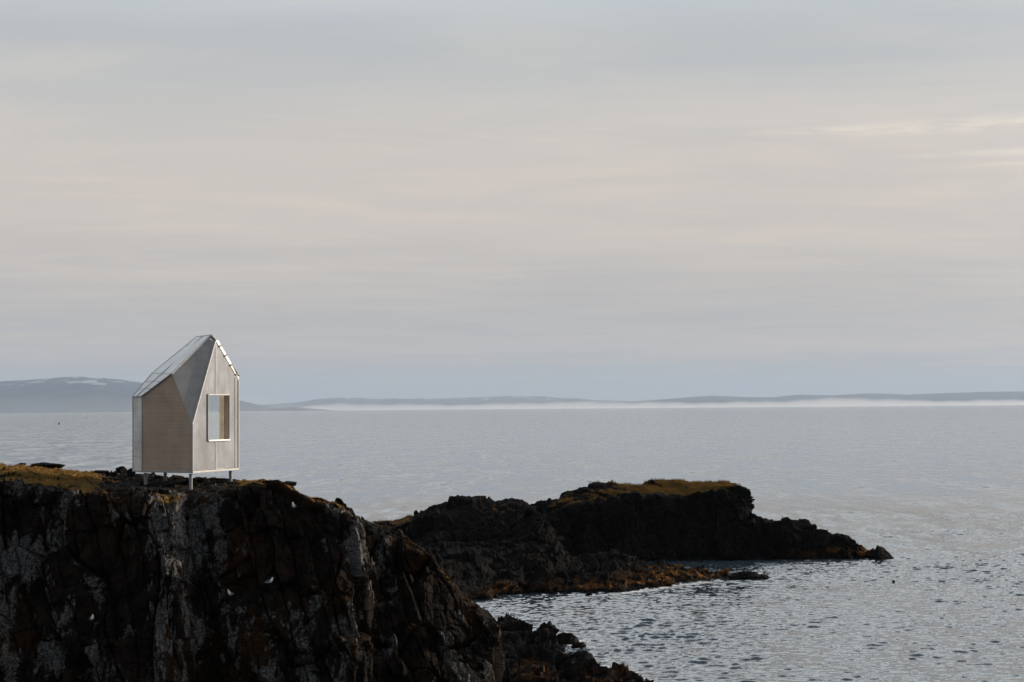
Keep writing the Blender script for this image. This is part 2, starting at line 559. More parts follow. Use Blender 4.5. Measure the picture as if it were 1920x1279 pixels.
def hill_material(name, base, snow):
    t = NT(name)
    co = t.objco()
    z = t.n('ShaderNodeSeparateXYZ', ins={0: co}).outputs[2]
    c = t.mix(t.noise(co, 0.00125, 6, 0.65), tuple(v * 0.3 for v in base), tuple(v * 1.7 for v in base))
    n = t.noise(t.mapping(co, (1, 0.6, 2.5)), 0.0014, 6, 0.6, 0.8)
    hz = t.maprange(z, snow[0], snow[1])
    m_ = t.maprange(t.math('ADD', n, t.math('MULTIPLY', hz, 0.14)), 0.70, 0.735)
    c = t.mix(t.math('MULTIPLY', m_, hz), c, (0.34, 0.37, 0.42))
    return t.out(t.bsdf(**{'Base Color': c, 'Roughness': 0.95, 'Specular IOR Level': 0.1}).outputs[0])


# ------------------------------------------------------------------ world and sun
SUN_AZ, SUN_EL = 66.0, 16.0
sv = Vector((math.sin(R(SUN_AZ)) * math.cos(R(SUN_EL)), math.cos(R(SUN_AZ)) * math.cos(R(SUN_EL)), math.sin(R(SUN_EL))))
sd = bpy.data.lights.new('sun', 'SUN')
sd.energy = 4.9
sd.angle = R(0.6)
sd.color = (1.0, 0.84, 0.66)
so = bpy.data.objects.new('sun', sd)
COL.objects.link(so)
so.rotation_euler = (-sv).to_track_quat('-Z', 'Y').to_euler()
so.location = (60, 40, 80)

world = bpy.data.worlds.new('World')
scene.world = world
world.use_nodes = True
t = NT(world, True)
sky = t.n('ShaderNodeTexSky', sky_type='NISHITA', sun_disc=False, sun_elevation=R(SUN_EL), sun_rotation=R(SUN_AZ), altitude=20.0, dust_density=2.0)
g = t.n('ShaderNodeTexCoord').outputs['Generated']
sx = t.n('ShaderNodeSeparateXYZ', ins={0: g})
X, Y, Z = sx.outputs[0], sx.outputs[1], sx.outputs[2]
zc = t.math('MAXIMUM', Z, 0.0)
den = t.math('ADD', zc, 0.035)
cp = t.n('ShaderNodeCombineXYZ', ins={0: t.math('DIVIDE', X, den), 1: t.math('DIVIDE', Y, den), 2: 0.0}).outputs[0]
st1 = t.noise(t.mapping(cp, (0.34, 0.6, 1), (0, 0, R(4))), 1.0, 6, 0.55, 0.4)
st2 = t.noise(t.mapping(cp, (0.9, 1.5, 1), (0, 0, R(-8)), (3.1, 7.7, 0)), 1.0, 7, 0.62, 0.5)
el = t.math('ADD', t.math('MULTIPLY', zc, 4.0), t.math('MULTIPLY', t.math('SUBTRACT', st1, 0.5), t.maprange(zc, 0.0, 0.12, 0.02, 0.30)))


def ramp(stops, fac):
    nd = t.n('ShaderNodeValToRGB', ins={0: fac})
    cr = nd.color_ramp
    cr.interpolation = 'B_SPLINE'
    while len(cr.elements) > 1:
        cr.elements.remove(cr.elements[-1])
    for i, (p_, c_) in enumerate(stops):
        e = cr.elements[0] if i == 0 else cr.elements.new(p_)
        e.position = p_
        e.color = (*srgb(*c_), 1)
    return nd.outputs[0]


deck = ramp([(0.0, (186, 187, 187)), (0.05, (180, 184, 187)), (0.10, (186, 186, 186)), (0.14, (202, 194, 188)), (0.19, (190, 189, 188)),
             (0.26, (198, 192, 188)), (0.37, (211, 202, 194)), (0.50, (216, 206, 197)), (0.62, (214, 206, 198)), (0.74, (205, 203, 200)),
             (0.86, (194, 197, 198)), (1.0, (178, 186, 191))], el)
thin = t.mix(t.maprange(st2, 0.35, 0.7), (0.925, 0.94, 0.96), (1.045, 1.02, 0.995))
deck = t.mix(1.0, deck, thin, 'MULTIPLY')
# overhead and behind the cloud thins out to a duller blue grey
hi0 = t.maprange(Z, 0.205, 0.36)
deck = t.mix(hi0, deck, (1.62, 1.70, 1.75))
hi = t.maprange(Z, 0.36, 0.66)
deck = t.mix(hi, deck, srgb(138, 150, 164))
back = t.maprange(Y, 0.1, -0.6)
deck = t.mix(t.math('MULTIPLY', back, 0.72), deck, srgb(90, 95, 102))
# a pair of brighter wisps low on the right
az = t.math('ARCTAN2', X, Y)
wn = t.noise(t.mapping(g, (22, 22, 190), (0, R(2), 0)), 1.0, 7, 0.62, 0.3)
for (zc0, w_, a0, a1, s_) in ((0.1575, 0.0038, 0.125, 0.20, 1.0), (0.1415, 0.0030, 0.21, 0.27, 0.75), (0.1350, 0.0022, 0.25, 0.29, 0.6), (0.0350, 0.0040, -0.05, 0.25, 0.55), (0.0235, 0.0030, 0.12, 0.28, 0.5), (0.0480, 0.0050, 0.05, 0.3, 0.4)):
    d_ = t.math('SUBTRACT', t.math('ADD', Z, t.math('MULTIPLY', t.math('SUBTRACT', wn, 0.5), 0.0045)), zc0)
    ww = t.maprange(az, a0, a0 + 0.16, w_ * 0.35, w_)
    gss = t.math('POWER', 2.718, t.math('MULTIPLY', t.math('DIVIDE', t.math('MULTIPLY', d_, d_), t.math('MULTIPLY', ww, ww)), -1.0))
    gm = t.math('MULTIPLY', t.math('MULTIPLY', gss, t.maprange(az, a0, a1)), t.maprange(wn, 0.34, 0.58))
    deck = t.mix(t.math('MULTIPLY', gm, s_), deck, srgb(234, 224, 210) if zc0 > 0.1 else srgb(212, 200, 194))
# thin cloud glows round the veiled sun, out of the picture to the right
dt = t.n('ShaderNodeVectorMath', operation='DOT_PRODUCT', ins={0: g, 1: tuple(sv)}).outputs['Value']
dt = t.math('MAXIMUM', dt, 0.0)
glow = t.math('ADD', t.math('MULTIPLY', t.math('POWER', dt, 4.0), 1.1), t.math('MULTIPLY', t.math('POWER', dt, 30.0), 1.2))
glow = t.math('MULTIPLY', glow, t.maprange(az, 0.12, 0.8))
gcol = t.n('ShaderNodeVectorMath', operation='SCALE', ins={0: (1.0, 0.93, 0.84), 'Scale': glow}).outputs[0]
deck = t.n('ShaderNodeVectorMath', operation='ADD', ins={0: deck, 1: gcol}).outputs[0]
deck10 = t.n('ShaderNodeVectorMath', operation='SCALE', ins={0: deck, 'Scale': 10.0}).outputs[0]
full = t.mix(0.95, sky.outputs[0], deck10)
bg = t.n('ShaderNodeBackground', ins={'Color': full, 'Strength': 0.1})
t.t.links.new(bg.outputs[0], t.n('ShaderNodeOutputWorld').inputs[0])

# ------------------------------------------------------------------ sea
FAR = 110000.0


def graded(lo, hi, fine_lo, fine_hi, step, grow=1.35):
    a = list(np.arange(fine_lo, fine_hi + step, step))
    s, x = step, fine_hi
    while x < hi:
        s *= grow
        x = min(hi, x + s)
        a.append(x)
    s, x = step, fine_lo
    while x > lo:
        s *= grow
        x = max(lo, x - s)
        a.insert(0, x)
    return np.array(a)


gx = graded(-FAR, FAR, -24, 122, 0.21)
gy = graded(-FAR, FAR, 112, 430, 0.21)
V = np.stack(np.meshgrid(gx, gy, indexing='ij'), -1).reshape(-1, 2)
wr = np.random.default_rng(5)
WAVES = []
for k in range(110):
    lam = 0.65 * (2.3 / 0.65) ** (wr.random() ** 1.5)
    th = R(258) + wr.normal(0, 0.55)
    kk = 2 * math.pi / lam
    WAVES.append((kk * math.cos(th), kk * math.sin(th), 0.0195 / kk * (0.7 + 0.6 * wr.random()), wr.random() * 6.28))


def sea_fade(A):
    return sstep(-40, -22, A[:, 0]) * sstep(122.5, 112, A[:, 0]) * sstep(110, 118, A[:, 1]) * sstep(429, 170, A[:, 1])


def wave_height(A):
    za = np.zeros(len(A))
    for kx, ky, amp, p0 in WAVES:
        ph = kx * A[:, 0] + ky * A[:, 1] + p0
        ph = ph - 0.45 * np.sin(ph)                       # steeper on the leading side
        za += amp * 1.5 * (2 * ((np.sin(ph) + 1) / 2) ** 2.0 - 1)   # sharp crests, flat troughs
    # gusty: livelier and calmer patches
    gust = 0.7 + 0.6 * (fbm(np.stack([A[:, 0] / 30, A[:, 1] / 22, np.zeros(len(A))], 1), 3, 19) + 0.5)
    return za * gust * sea_fade(A)


wz = np.zeros(len(V))
fadew = sea_fade(V)
act = fadew > 0
wz[act] = wave_height(V[act])
sea = link('sea', mesh_np('sea', np.concatenate([V, wz[:, None]], 1), grid_faces(len(gx), len(gy)), True), MAT['sea'])
set_attr(sea.data, 'waves', fadew)
tag(sea, kind='structure')

# ------------------------------------------------------------------ air
def haze_material():
    t = NT('haze_air')
    v = t.n('ShaderNodeVolumePrincipled', ins={'Color': (0.52, 0.63, 0.785, 1), 'Density': 1.65e-5, 'Anisotropy': 0.1})
    return t.out(v.outputs[0], 'Volume')


def box_mesh(name, lo, hi):
    bm = bmesh.new()
    bmesh.ops.create_cube(bm, size=1.0)
    for v in bm.verts:
        for k in range(3):
            v.co[k] = lo[k] if v.co[k] < 0 else hi[k]
    me = bpy.data.meshes.new(name)
    bm.to_mesh(me)
    bm.free()
    return me


haze = link('haze', box_mesh('haze', (-FAR - 500, -FAR - 500, -60), (FAR + 500, FAR + 500, 1400)), haze_material())
tag(haze, kind='stuff')


# ------------------------------------------------------------------ distant land
def ridge_land(name, pts, shore_Y, ridge_Y, mat, seed, shelf=0.35, nv=40, step=6.0, rough=0.12, shore_extra=None):
    """land seen across the water: shore, lower slope, ridge and back slope"""
    pts = sorted(pts)
    xs = np.arange(pts[0][0], pts[-1][0] + step, step)
    ys = np.interp(xs, [p[0] for p in pts], [p[1] for p in pts])
    sts = []
    for px, py in zip(xs, ys):
        top = at(px, py, ridge_Y)
        h = max(top.z, 2.0)
        a = atz(px, shore_Y, -4.0)
        b = atz(px, shore_Y + (ridge_Y - shore_Y) * 0.45, h * shelf)
        c = Vector((top.x, ridge_Y, h))
        d = Vector((top.x, ridge_Y + (ridge_Y - shore_Y), -5))
        sts.append([a, b, c, d])
    P, us, vs = loft(sts, 1e9, [nv // 2, nv // 2, 8])
    nu, nvv = P.shape[:2]
    Q = P.reshape(-1, 3)
    sc = (ridge_Y - shore_Y)
    n = fbm(Q / (sc * 0.18), 5, seed)
    rg = 1 - np.abs(fbm(Q / (sc * 0.3), 4, seed + 9)) * 2
    hgt = np.clip(Q[:, 2], 0, None)
    vv = np.tile(vs, nu)
    w = np.clip(1 - np.abs(vv - 2.0) * 3.0, 0, 1)
    Q[:, 2] += hgt * rough * (n * 1.2 + (rg - 0.6) * 0.9) * (1 - 0.75 * w)
    o = link(name, mesh_np(name, Q, grid_faces(nu, nvv), True), mat)
    tag(o, kind='structure')
    return o


ridge_land('mountain', [(-420, 735), (-200, 728), (-100, 722), (0, 716), (30, 713), (75, 710), (120, 707), (150, 707), (185, 709), (230, 713), (265, 718), (330, 726), (400, 738), (447, 750), (470, 757), (490, 763), (505, 768)],
           38400, 46400, hill_material('mountain_slope', (0.035, 0.050, 0.080), (500, 840)), 3, 0.42)  # blue tint in the slope colour adds to the distance haze
ridge_land('low_headland', [(420, 763), (447, 761), (480, 765), (515, 766), (550, 763.5), (580, 766), (605, 767.5), (640, 770.5)],
           36000, 37800, hill_material('low_headland_slope', (0.10, 0.105, 0.12), (900, 990)), 5, 0.5, 20, 4.0, 0.3)
ridge_land('far_coast', [(380, 764), (440, 762), (520, 757), (560, 753), (600, 749), (650, 745), (700, 748), (760, 748), (820, 748), (870, 746), (910, 745), (950, 742), (980, 743), (1010, 744), (1060, 748), (1100, 750), (1200, 753), (1300, 756)],
           62000, 70000, hill_material('far_coast_slope', (0.10, 0.105, 0.12), (180, 380)), 7, 0.5, 40, 3.0, 0.3)
ridge_land('far_hills', [(1080, 759), (1150, 755), (1200, 752), (1250, 748), (1300, 744), (1335, 742), (1370, 743.5), (1400, 744.5), (1450, 745), (1475, 742), (1500, 740), (1560, 741.5), (1620, 738), (1660, 738), (1700, 740), (1760, 737.5), (1840, 735), (1920, 734), (2040, 731), (2250, 733)],
           49600, 56000, hill_material('far_hill_slope', (0.07, 0.09, 0.12), (540, 960)), 13, 0.6, 30, 5.0, 0.05)


# fog lying on the far water
def fog_bank(dens=0.00018, x0=470, x1=2300, base=165, y0=39000, label='pale low fog bank lying on the far water in front of the hills'):
    t = NT('sea_fog')
    v = t.n('ShaderNodeVolumePrincipled', ins={'Color': (1.0, 0.998, 0.995, 1), 'Density': dens, 'Anisotropy': 0.3})
    m_ = t.out(v.outputs[0], 'Volume')
    xs = np.arange(x0, x1, 12.0)
    sts = []
    for i, px in enumerate(xs):
        k = 0.5 * math.sin(px * 0.013) + 0.3 * math.sin(px * 0.041 + 1) + 0.3 * math.sin(px * 0.11)
        e = min(1, (px - x0 + 5) / 160.0, (x1 - px + 5) / 160.0)
        hgt = (base + 40 * k + 60 * math.exp(-((px - 1590) / 70.0) ** 2)) * e
        e2 = max(0.06, e)
        sts.append([atz(px, y0, -3), atz(px, y0 + 1000, hgt * 0.42), atz(px, y0 + 4200, hgt), atz(px, y0 + 6200, hgt * 0.45), atz(px, y0 + 8600, -3), atz(px, y0 + 4000, -4), atz(px, y0, -3)])
    S = np.array([[list(p) for p in s] for s in sts])
    nu, nv = S.shape[:2]
    nv -= 1
    Q = S[:, :nv].reshape(-1, 3)
    F = []
    for a in range(nu - 1):
        for b in range(nv):
            F.append((a * nv + b, (a + 1) * nv + b, (a + 1) * nv + (b + 1) % nv, a * nv + (b + 1) % nv))
    bm = bmesh.new()
    vs_ = [bm.verts.new(q) for q in Q]
    for f in F:
        bm.faces.new([vs_[i] for i in f])
    bm.faces.new([vs_[i] for i in range(nv)])
    bm.faces.new([vs_[(nu - 1) * nv + i] for i in range(nv)])
    bmesh.ops.recalc_face_normals(bm, faces=bm.faces)
    me = bpy.data.meshes.new('fog_bank')
    bm.to_mesh(me)
    bm.free()
    o = link('fog_bank', me, m_)
    tag(o, label, 'fog', kind='stuff')


fog_bank()
fog_bank(0.000022, -500, 640, 330, 29000, 'thin mist hanging low in front of the mountain at the left')

# ------------------------------------------------------------------ near headland
def offs(px):
    return float(np.interp(px, [-200, 0, 60, 130, 200, 250, 325, 345, 370, 430, 500, 560, 610, 672, 684, 700, 760, 800, 850, 900, 937],
                           [0.0, 0.1, -0.1, -0.7, -0.7, -0.9, -1.0, 0.4, 0.9, 0.4, -0.3, -0.5, -0.8, -1.3, 0.7, 1.1, 0.9, 0.5, 0.1, -0.4, -0.9]))


HS = [(-260, 893, 60, 862, 72), (-120, 895, 60, 865, 72), (0, 898, 60, 870, 71), (60, 903, 60, 873, 70), (130, 914, 59.5, 882, 69), (165, 922, 59.3, 885, 68.5), (200, 928, 59, 888, 68), (250, 930, 59, 890, 67.5),
      (290, 934, 59, 892, 67), (330, 936, 59, 893, 67), (350, 930, 60, 894, 67), (400, 922, 60, 896, 67), (450, 915, 60, 903, 66), (490, 912, 60, 902, 65), (520, 915, 60, 905, 64.5), (545, 926, 60, 914, 64), (580, 944, 60, 930, 63.5),
      (610, 952, 60, 937, 63), (640, 962, 60, 947, 63), (665, 975, 60, 960, 62.5), (676, 985, 60, 968, 62), (684, 992, 61.5, 974, 63), (720, 1002, 61.5, 987, 63), (760, 1020, 61.5, 1005, 63),
      (800, 1042, 61, 1029, 62), (806, 1053, 61, 1038, 62), (814, 1067, 61, 1055, 62), (850, 1106, 60.8, 1094, 62), (880, 1137, 60.6, 1125, 61.8), (915, 1162, 60.3, 1150, 61.5), (932, 1174, 60, 1165, 61)]
sts = []
for (px, lpy, ld, tpy, td) in HS:
    o_ = offs(px)
    lip = at(px, lpy, ld + o_ * 0.6)
    top = at(px, tpy, td)
    lean = 0.0 if px < 700 else -0.10 * (px - 700) / 237.0
    foot_px = px + lean * 200
    mid_z = lip.z - (lip.z - 9.5) * 0.55
    sts.append([atz(foot_px, 54.5 + o_, -0.8), atz(px + lean * 130, 56.3 + o_, 10.6), lip + Vector((0, -0.35, -0.5)), lip + Vector((0, 0.3, 0)), top,
                top + Vector((0, 3, -2.0)), Vector((top.x, top.y + 9, -0.8))])
# round the end of the spur
e0 = sts[-1]
sts.append([atz(918, 56.0, -0.8), atz(924, 57.5, 10.3), at(936, 1205, 60.5), at(938, 1172, 60.6), at(938.5, 1178, 61.6), at(938, 1200, 63), atz(930, 66, -0.8)])
sts.append([atz(915, 58.5, -0.8), atz(923, 60.0, 9.8), at(933, 1230, 62.0), at(937, 1190, 62), at(936, 1200, 63), at(932, 1220, 64), atz(928, 67, -0.8)])
P, us, vs = loft(sts, 0.042, [70, 150, 22, 130, 40, 20])
nu, nv = P.shape[:2]
N = smooth_grid(grid_normals(P), 10)
if N[nu // 3, 100, 1] > 0:
    N = -N
Q = P.reshape(-1, 3).copy()
NN = N.reshape(-1, 3)
VV = np.tile(vs, nu)
pxs = np.interp(us, range(len(sts)), [h[0] for h in HS] + [940, 940])
PX = np.repeat(pxs, nv)
topw = sstep(2.9, 3.3, VV)                      # 0 on the face, 1 on the top
tiltm = Matrix.Rotation(R(9), 3, 'Y') @ Matrix.Rotation(R(12), 3, 'X')
big, ib1, ib2 = facets(Q, (2.2, 2.2, 4.8), 23, 0.24, 0.38, 0.22, tiltm, 0.30, 0.04, True)
med, im1, im2 = blocks(Q, ((1, 0.35, 0.16), (0.2, 1, 0), (-0.14, 0.1, 1)), (0.62, 2.0, 1.9), 31, 0.10, 0.24, 0.36, 0.16, 0.06, True)
sml = blocks(Q, ((1, 0.2, -0.12), (0.2, 1, 0), (0.2, 0.1, 1)), (0.24, 1.0, 0.66), 43, 0.022, 0.08, 0.45, 0.05, 0.10)
sml = sml + facets(Q, (0.4, 0.4, 0.7), 41, 0.015, 0.05, 0.3, tiltm, 0.03, 0.10)
mic = fbm(Q * 3.1, 5, 77)
low = fbm(Q * 0.22, 3, 88)
dsp = (big + med) * (1 - 0.72 * topw) + sml * (1 - 0.25 * topw) + 0.05 * mic + 0.35 * low * (1 - topw)
fade = np.clip(1.0, 0, 1)
# the part of the top behind the lip line is what cuts the skyline: keep relief modest there
sky_w = np.exp(-((VV - 4.0) / 0.35) ** 2)
edge_w = sstep(2.3, 2.9, VV) * sstep(300, 420, PX)
dsp = dsp * (1 - 0.35 * sky_w) * (1 - 0.45 * edge_w)
# the hut's plot is level
hut_c = at(350, 900, 64)
rr = np.sqrt((Q[:, 0] - hut_c.x) ** 2 + ((Q[:, 1] - hut_c.y) * 0.8) ** 2)
dsp = np.where(VV > 2.4, dsp * (0.3 + 0.7 * sstep(1.8, 4.2, rr)), dsp)
# low hummocks on the top
Q += NN * dsp[:, None]
hum = facets(Q, (0.55, 0.55, 0.5), 61, 0.10, 0.16, 0.5) + 0.10 * fbm(Q * 0.9, 4, 93)
Q[:, 2] += hum * topw * np.clip(1.1 - np.abs(VV - 3.8) * 0.5, 0, 1) * (0.45 + 0.55 * sstep(1.5, 3.6, rr)) * (0.30 + 0.70 * sstep(140, 230, PX))

# ledges for the birds
BIRDS = [(172, 1166, 'facing left'), (432, 1119, 'facing left'), (505, 1096, 'x'), (551, 955, 'x')]
Pq = Q.reshape(nu, nv, 3)
Fh = grid_faces(nu, nv)


def bvh_of(Qa, Fa):
    return BVHTree.FromPolygons([tuple(q) for q in Qa], [tuple(int(i) for i in f) for f in Fa])


def hit(bvh, px, py):
    h = bvh.ray_cast(Vector((0, 0, CAM_Z)), ray(px, py).normalized())
    return h[0]


bvh0 = bvh_of(Q, Fh)
perches = []
for (bx, by, _) in BIRDS:
    h = hit(bvh0, bx, by)
    # nearest wall surface a little higher than the feet decides how far the ledge sticks out
    y0 = h.y
    for k in range(1, 9):
        hh = hit(bvh0, bx, by - 2.5 * k)
        if hh: y0 = min(y0, hh.y)
    feet = Vector((h.x, y0 - 0.18, 0))
    feet.z = at(bx, by, feet.y).z
    feet.x = at(bx, by, feet.y).x
    perches.append(feet)
    dx = (Q[:, 0] - feet.x) / 0.34
    dzz = feet.z - Q[:, 2]
    w = np.clip(1 - dx * dx, 0, 1) ** 0.5 * (dzz > 0) * np.clip(1.25 - dzz / 0.7, 0, 1)
    sel = (w > 0) & (Q[:, 1] < feet.y + 2.5) & (Q[:, 1] > feet.y - 0.16) & (topw < 0.5)
    tgt = feet.y - 0.16 + 0.25 * np.abs(dx) + 0.35 * np.clip(dzz, 0, None)
    Q[:, 1] = np.where(sel, Q[:, 1] + np.minimum(tgt - Q[:, 1], 0) * np.clip(w, 0, 1), Q[:, 1])

flat_n = grid_normals(Q.reshape(nu, nv, 3)).reshape(-1, 3)
flat_n *= np.sign((flat_n * NN).sum(1))[:, None]
gn = fbm(Q * 0.8, 4, 101)
wreg = np.interp(PX, [-260, 150, 185, 260, 300, 430, 455, 560, 650, 690, 830, 940], [1.0, 1.0, 0.62, 0.15, 0.2, 0.25, 0.55, 0.62, 0.45, 0.3, 0.42, 0.1])
grass = topw * (wreg + 0.28 * gn) * sstep(0.35, 0.75, flat_n[:, 2])
# the mossy shelf above the face, left of the gully
shelf = np.exp(-((PX - 312) / 28.0) ** 2) * np.exp(-((VV - 3.0) / 0.16) ** 2)
grass = np.clip(np.maximum(grass, shelf * 1.1 * sstep(0.2, 0.6, flat_n[:, 2])), 0, 1)
me = mesh_np('headland', Q, Fh, False)
set_attr(me, 'grass', grass)
set_attr(me, 'plate', 0.5 * ib1 + 0.5 * im1)
set_attr(me, 'stain', 0.7 * ib2 + 0.3 * im2)
headland = link('headland', me, MAT['cliff'])
tag(headland, kind='structure')
bvhH = bvh_of(Q, Fh)


def ground(x, y, default=17.4):
    h = bvhH.ray_cast(Vector((x, y, 40)), Vector((0, 0, -1)))
    return h[0].z if h[0] else default


# turf on the headland
def make_grass(name, Qa, ga, count, h0, h1, wid, seed, label='short dry grass growing over the top of the near cliff', mat='grass'):
    r_ = np.random.default_rng(seed)
    cand = np.where(ga > 0.5)[0]
    if len(cand) == 0:
        return
    pick = r_.choice(cand, count)
    B = Qa[pick] + r_.normal(0, 0.03, (count, 3)) * np.array([1, 1, 0])
    hh = r_.uniform(h0, h1, count) * (0.6 + 0.8 * np.clip(vnoise(B * 1.6, 5) * 0.5 + 0.5, 0, 1))
    a = r_.uniform(0, 2 * math.pi, count)
    lean = r_.normal(0, 0.45, (count, 2)) + np.array([-0.25, 0.0])
    side = np.stack([np.cos(a), np.sin(a), np.zeros(count)], 1) * wid
    tip = B + np.stack([lean[:, 0] * hh, lean[:, 1] * hh, hh], 1)
    mid = B + (tip - B) * 0.55 + np.array([0, 0, 0.15]) * hh[:, None]
    Vv = np.stack([B - side - [0, 0, 0.03], B + side - [0, 0, 0.03], mid + side * 0.7, mid - side * 0.7, tip], 1).reshape(-1, 3)
    i = np.arange(count) * 5
    Ff = np.concatenate([np.stack([i, i + 1, i + 2], 1), np.stack([i, i + 2, i + 3], 1), np.stack([i + 3, i + 2, i + 4], 1)])
    o = link(name, mesh_np(name, Vv, Ff, False), MAT[mat])
    tag(o, label, 'grass', kind='stuff')


make_grass('grass', Q, grass, 34000, 0.02, 0.065, 0.007, 3)


# ------------------------------------------------------------------ peninsula and shore rocks
o_grass = {}


def rock_loft(name, sts, du, vc, sizes, amps, mat, seed, rot, grass_fn=None, crack=0.2, weed_sunlit_fn=None, strata=None, skyline=None, joints=None):
    P, us, vs = loft(sts, du, vc)
    nu, nv = P.shape[:2]
    N = smooth_grid(grid_normals(P), 8)
    Q = P.reshape(-1, 3).copy()
    NN = N.reshape(-1, 3)
    # outward = away from the loft's middle line
    cen = P.mean(axis=1, keepdims=True)
    if ((P - cen) * N).sum() < 0:
        NN = -NN
    VV = np.tile(vs, nu)
    UU = np.repeat(us, nv)
    gr = np.zeros(len(Q))
    low = fbm(Q / (sizes[0] * 2.5), 3, seed + 70)
    d = sizes[0] * 0.22 * low
    reg = grass_fn(UU, VV, Q) if grass_fn else gr
    calm = 1 - 0.75 * np.clip(reg, 0, 1)
    for k, (s, a) in enumerate(zip(sizes, amps)):
        d = d + facets(Q, (s, s, s * 1.35) if rot is None else (s * 2.1, s * 0.9, s * 0.62), seed + 10 * k, a, a * 2.3, 0.4, rot, a * crack * 2.5, 0.09) * calm
    if joints:
        d = d + joints(Q) * calm * (1 - 0.7 * sstep(1.9, 2.6, VV))
    if strata:
        for (nx, ny, nz, sp_, am_, wfn) in strata:
            ph = (Q @ np.array([nx, ny, nz])) / sp_ + 0.35 * fbm(Q / (sp_ * 3), 3, seed + 60)
            li = np.floor(ph)
            ra = _hash(li.astype(np.int64), np.floor(UU * 0.8 + 0.37 * li).astype(np.int64), np.zeros(len(Q), np.int64), seed + 61)
            fr = ph - li
            d = d + am_ * wfn(UU) * (0.35 + ra) * (np.minimum(fr / 0.82, (1 - fr) / 0.18) - 0.5)
    d += 0.05 * sizes[-1] * fbm(Q / sizes[-1] * 2, 4, seed + 95)
    Q += NN * d[:, None]
    if skyline:
        tw = np.exp(-((VV - 3.0) / 0.45) ** 2) * skyline(UU)
        Q[:, 2] += tw * (facets(Q, (1.3, 1.3, 1.3), seed + 77, 0.30, 0.5, 0.4) + 0.15 * fbm(Q * 0.8, 4, seed + 78))
    fn = grid_normals(Q.reshape(nu, nv, 3)).reshape(-1, 3)
    fn *= np.sign((fn * NN).sum(1))[:, None]
    if grass_fn:
        gr = np.clip(reg - 0.13 + 0.60 * fbm(Q * 0.55, 5, seed + 99, 0.6) * (reg > 0.05), 0, 1) * sstep(0.25, 0.7, fn[:, 2])
    me = mesh_np(name, Q, grid_faces(nu, nv), False)
    set_attr(me, 'grass', gr)
    set_attr(me, 'weed_sunlit', weed_sunlit_fn(UU) if weed_sunlit_fn else np.ones(len(Q)))
    o = link(name, me, mat)
    tag(o, kind='structure')
    o_grass[name] = gr
    return o, Q, grid_faces(nu, nv)


# (px, top_py, lip_py, foot depth)
PS = [(120, 1015, 1040, 190), (340, 1012, 1035, 203), (560, 1010, 1030, 214), (640, 988, 1005, 216), (690, 975, 992, 217), (735, 972, 990, 218), (748, 968, 986, 218), (770, 957, 978, 219), (830, 938, 968, 220), (900, 927, 962, 221), (960, 925, 960, 222), (1000, 934, 966, 222), (1060, 923, 952, 223), (1120, 916, 946, 224),
      (1190, 913, 938, 224.5), (1230, 906, 932, 225), (1300, 904, 928, 225), (1350, 901, 920, 225), (1385, 908, 922, 225), (1398, 920, 930, 225), (1402, 942, 948, 225), (1418, 962, 968, 225), (1430, 975, 980, 225), (1450, 981, 987, 225), (1500, 981, 990, 225), (1545, 984, 996, 225),
      (1568, 1000, 1008, 225), (1600, 1007, 1016, 225), (1635, 1016, 1024, 225), (1650, 1030, 1035, 225.5)]
sts = []
for (px, tp, lp, fd) in PS:
    lip = at(px, lp, fd + 3.5)
    top = at(px, tp, fd + (12 if px < 1400 else 7))
    low = lip.z * 0.35
    fpx = px + (0 if px < 1400 else 6)
    sts.append([atz(fpx, fd, -0.7), atz(fpx, fd + 1.6, low), lip, top, top + Vector((0, 5 if px < 1400 else 2.5, -2.0 if px < 1400 else -1.0)), Vector((top.x, top.y + 12, -0.7))])
sts.append([atz(1668, 226.5, -0.7), atz(1667, 227, -0.2), atz(1664, 228, 0.5), atz(1664, 229.5, 0.5), atz(1664, 231, 0.2), atz(1666, 233, -0.7)])


def pen_grass(U, Vq, Qa):
    px = np.interp(U, range(len(sts)), [p[0] for p in PS] + [1668])
    top = sstep(2.02, 2.35, Vq) * (Vq < 4.3)
    w = np.interp(px, [600, 690, 790, 830, 880, 1000, 1040, 1080, 1190, 1230, 1350, 1380, 1400, 1700], [1, 1, 0.5, 0.25, 0.3, 0.2, 0.55, 0.5, 0.7, 0.95, 0.95, 0.6, 0.0, 0.0])
    return top * w


strata = Matrix.Rotation(R(24), 3, 'Y') @ Matrix.Rotation(R(-18), 3, 'Z')
pen, penQ, _ = rock_loft('peninsula', sts, 0.20, [26, 46, 46, 14, 14], (5.0, 2.0, 0.8), (0.45, 0.12, 0.05), MAT['far_rock'], 210, None, pen_grass, joints=lambda Qa: blocks(Qa, ((1, 0.3, 0.15), (0, 1, 0), (-0.3, 0.1, 1)), (1.3, 4.0, 3.0), 215, 0.30, 0.45, 0.7, 0.3, 0.08), skyline=lambda U: np.interp(np.interp(U, range(len(sts)), [p[0] for p in PS] + [1668]), [740, 780, 1200, 1260, 1380, 1400, 1420, 1560, 1640], [0.2, 0.45, 0.45, 0.1, 0.1, 0.3, 0.5, 0.6, 0.2]), strata=[(0.42, 0.1, 0.9, 1.15, 0.55, lambda U: np.interp(np.interp(U, range(len(sts)), [p[0] for p in PS] + [1668]), [1380, 1440, 1660, 1668], [0.0, 1.0, 0.8, 0.0]))], weed_sunlit_fn=lambda U: np.interp(np.interp(U, range(len(sts)), [p[0] for p in PS] + [1668]), [1440, 1540, 1600, 1700], [0.0, 0.35, 1.0, 1.0]))

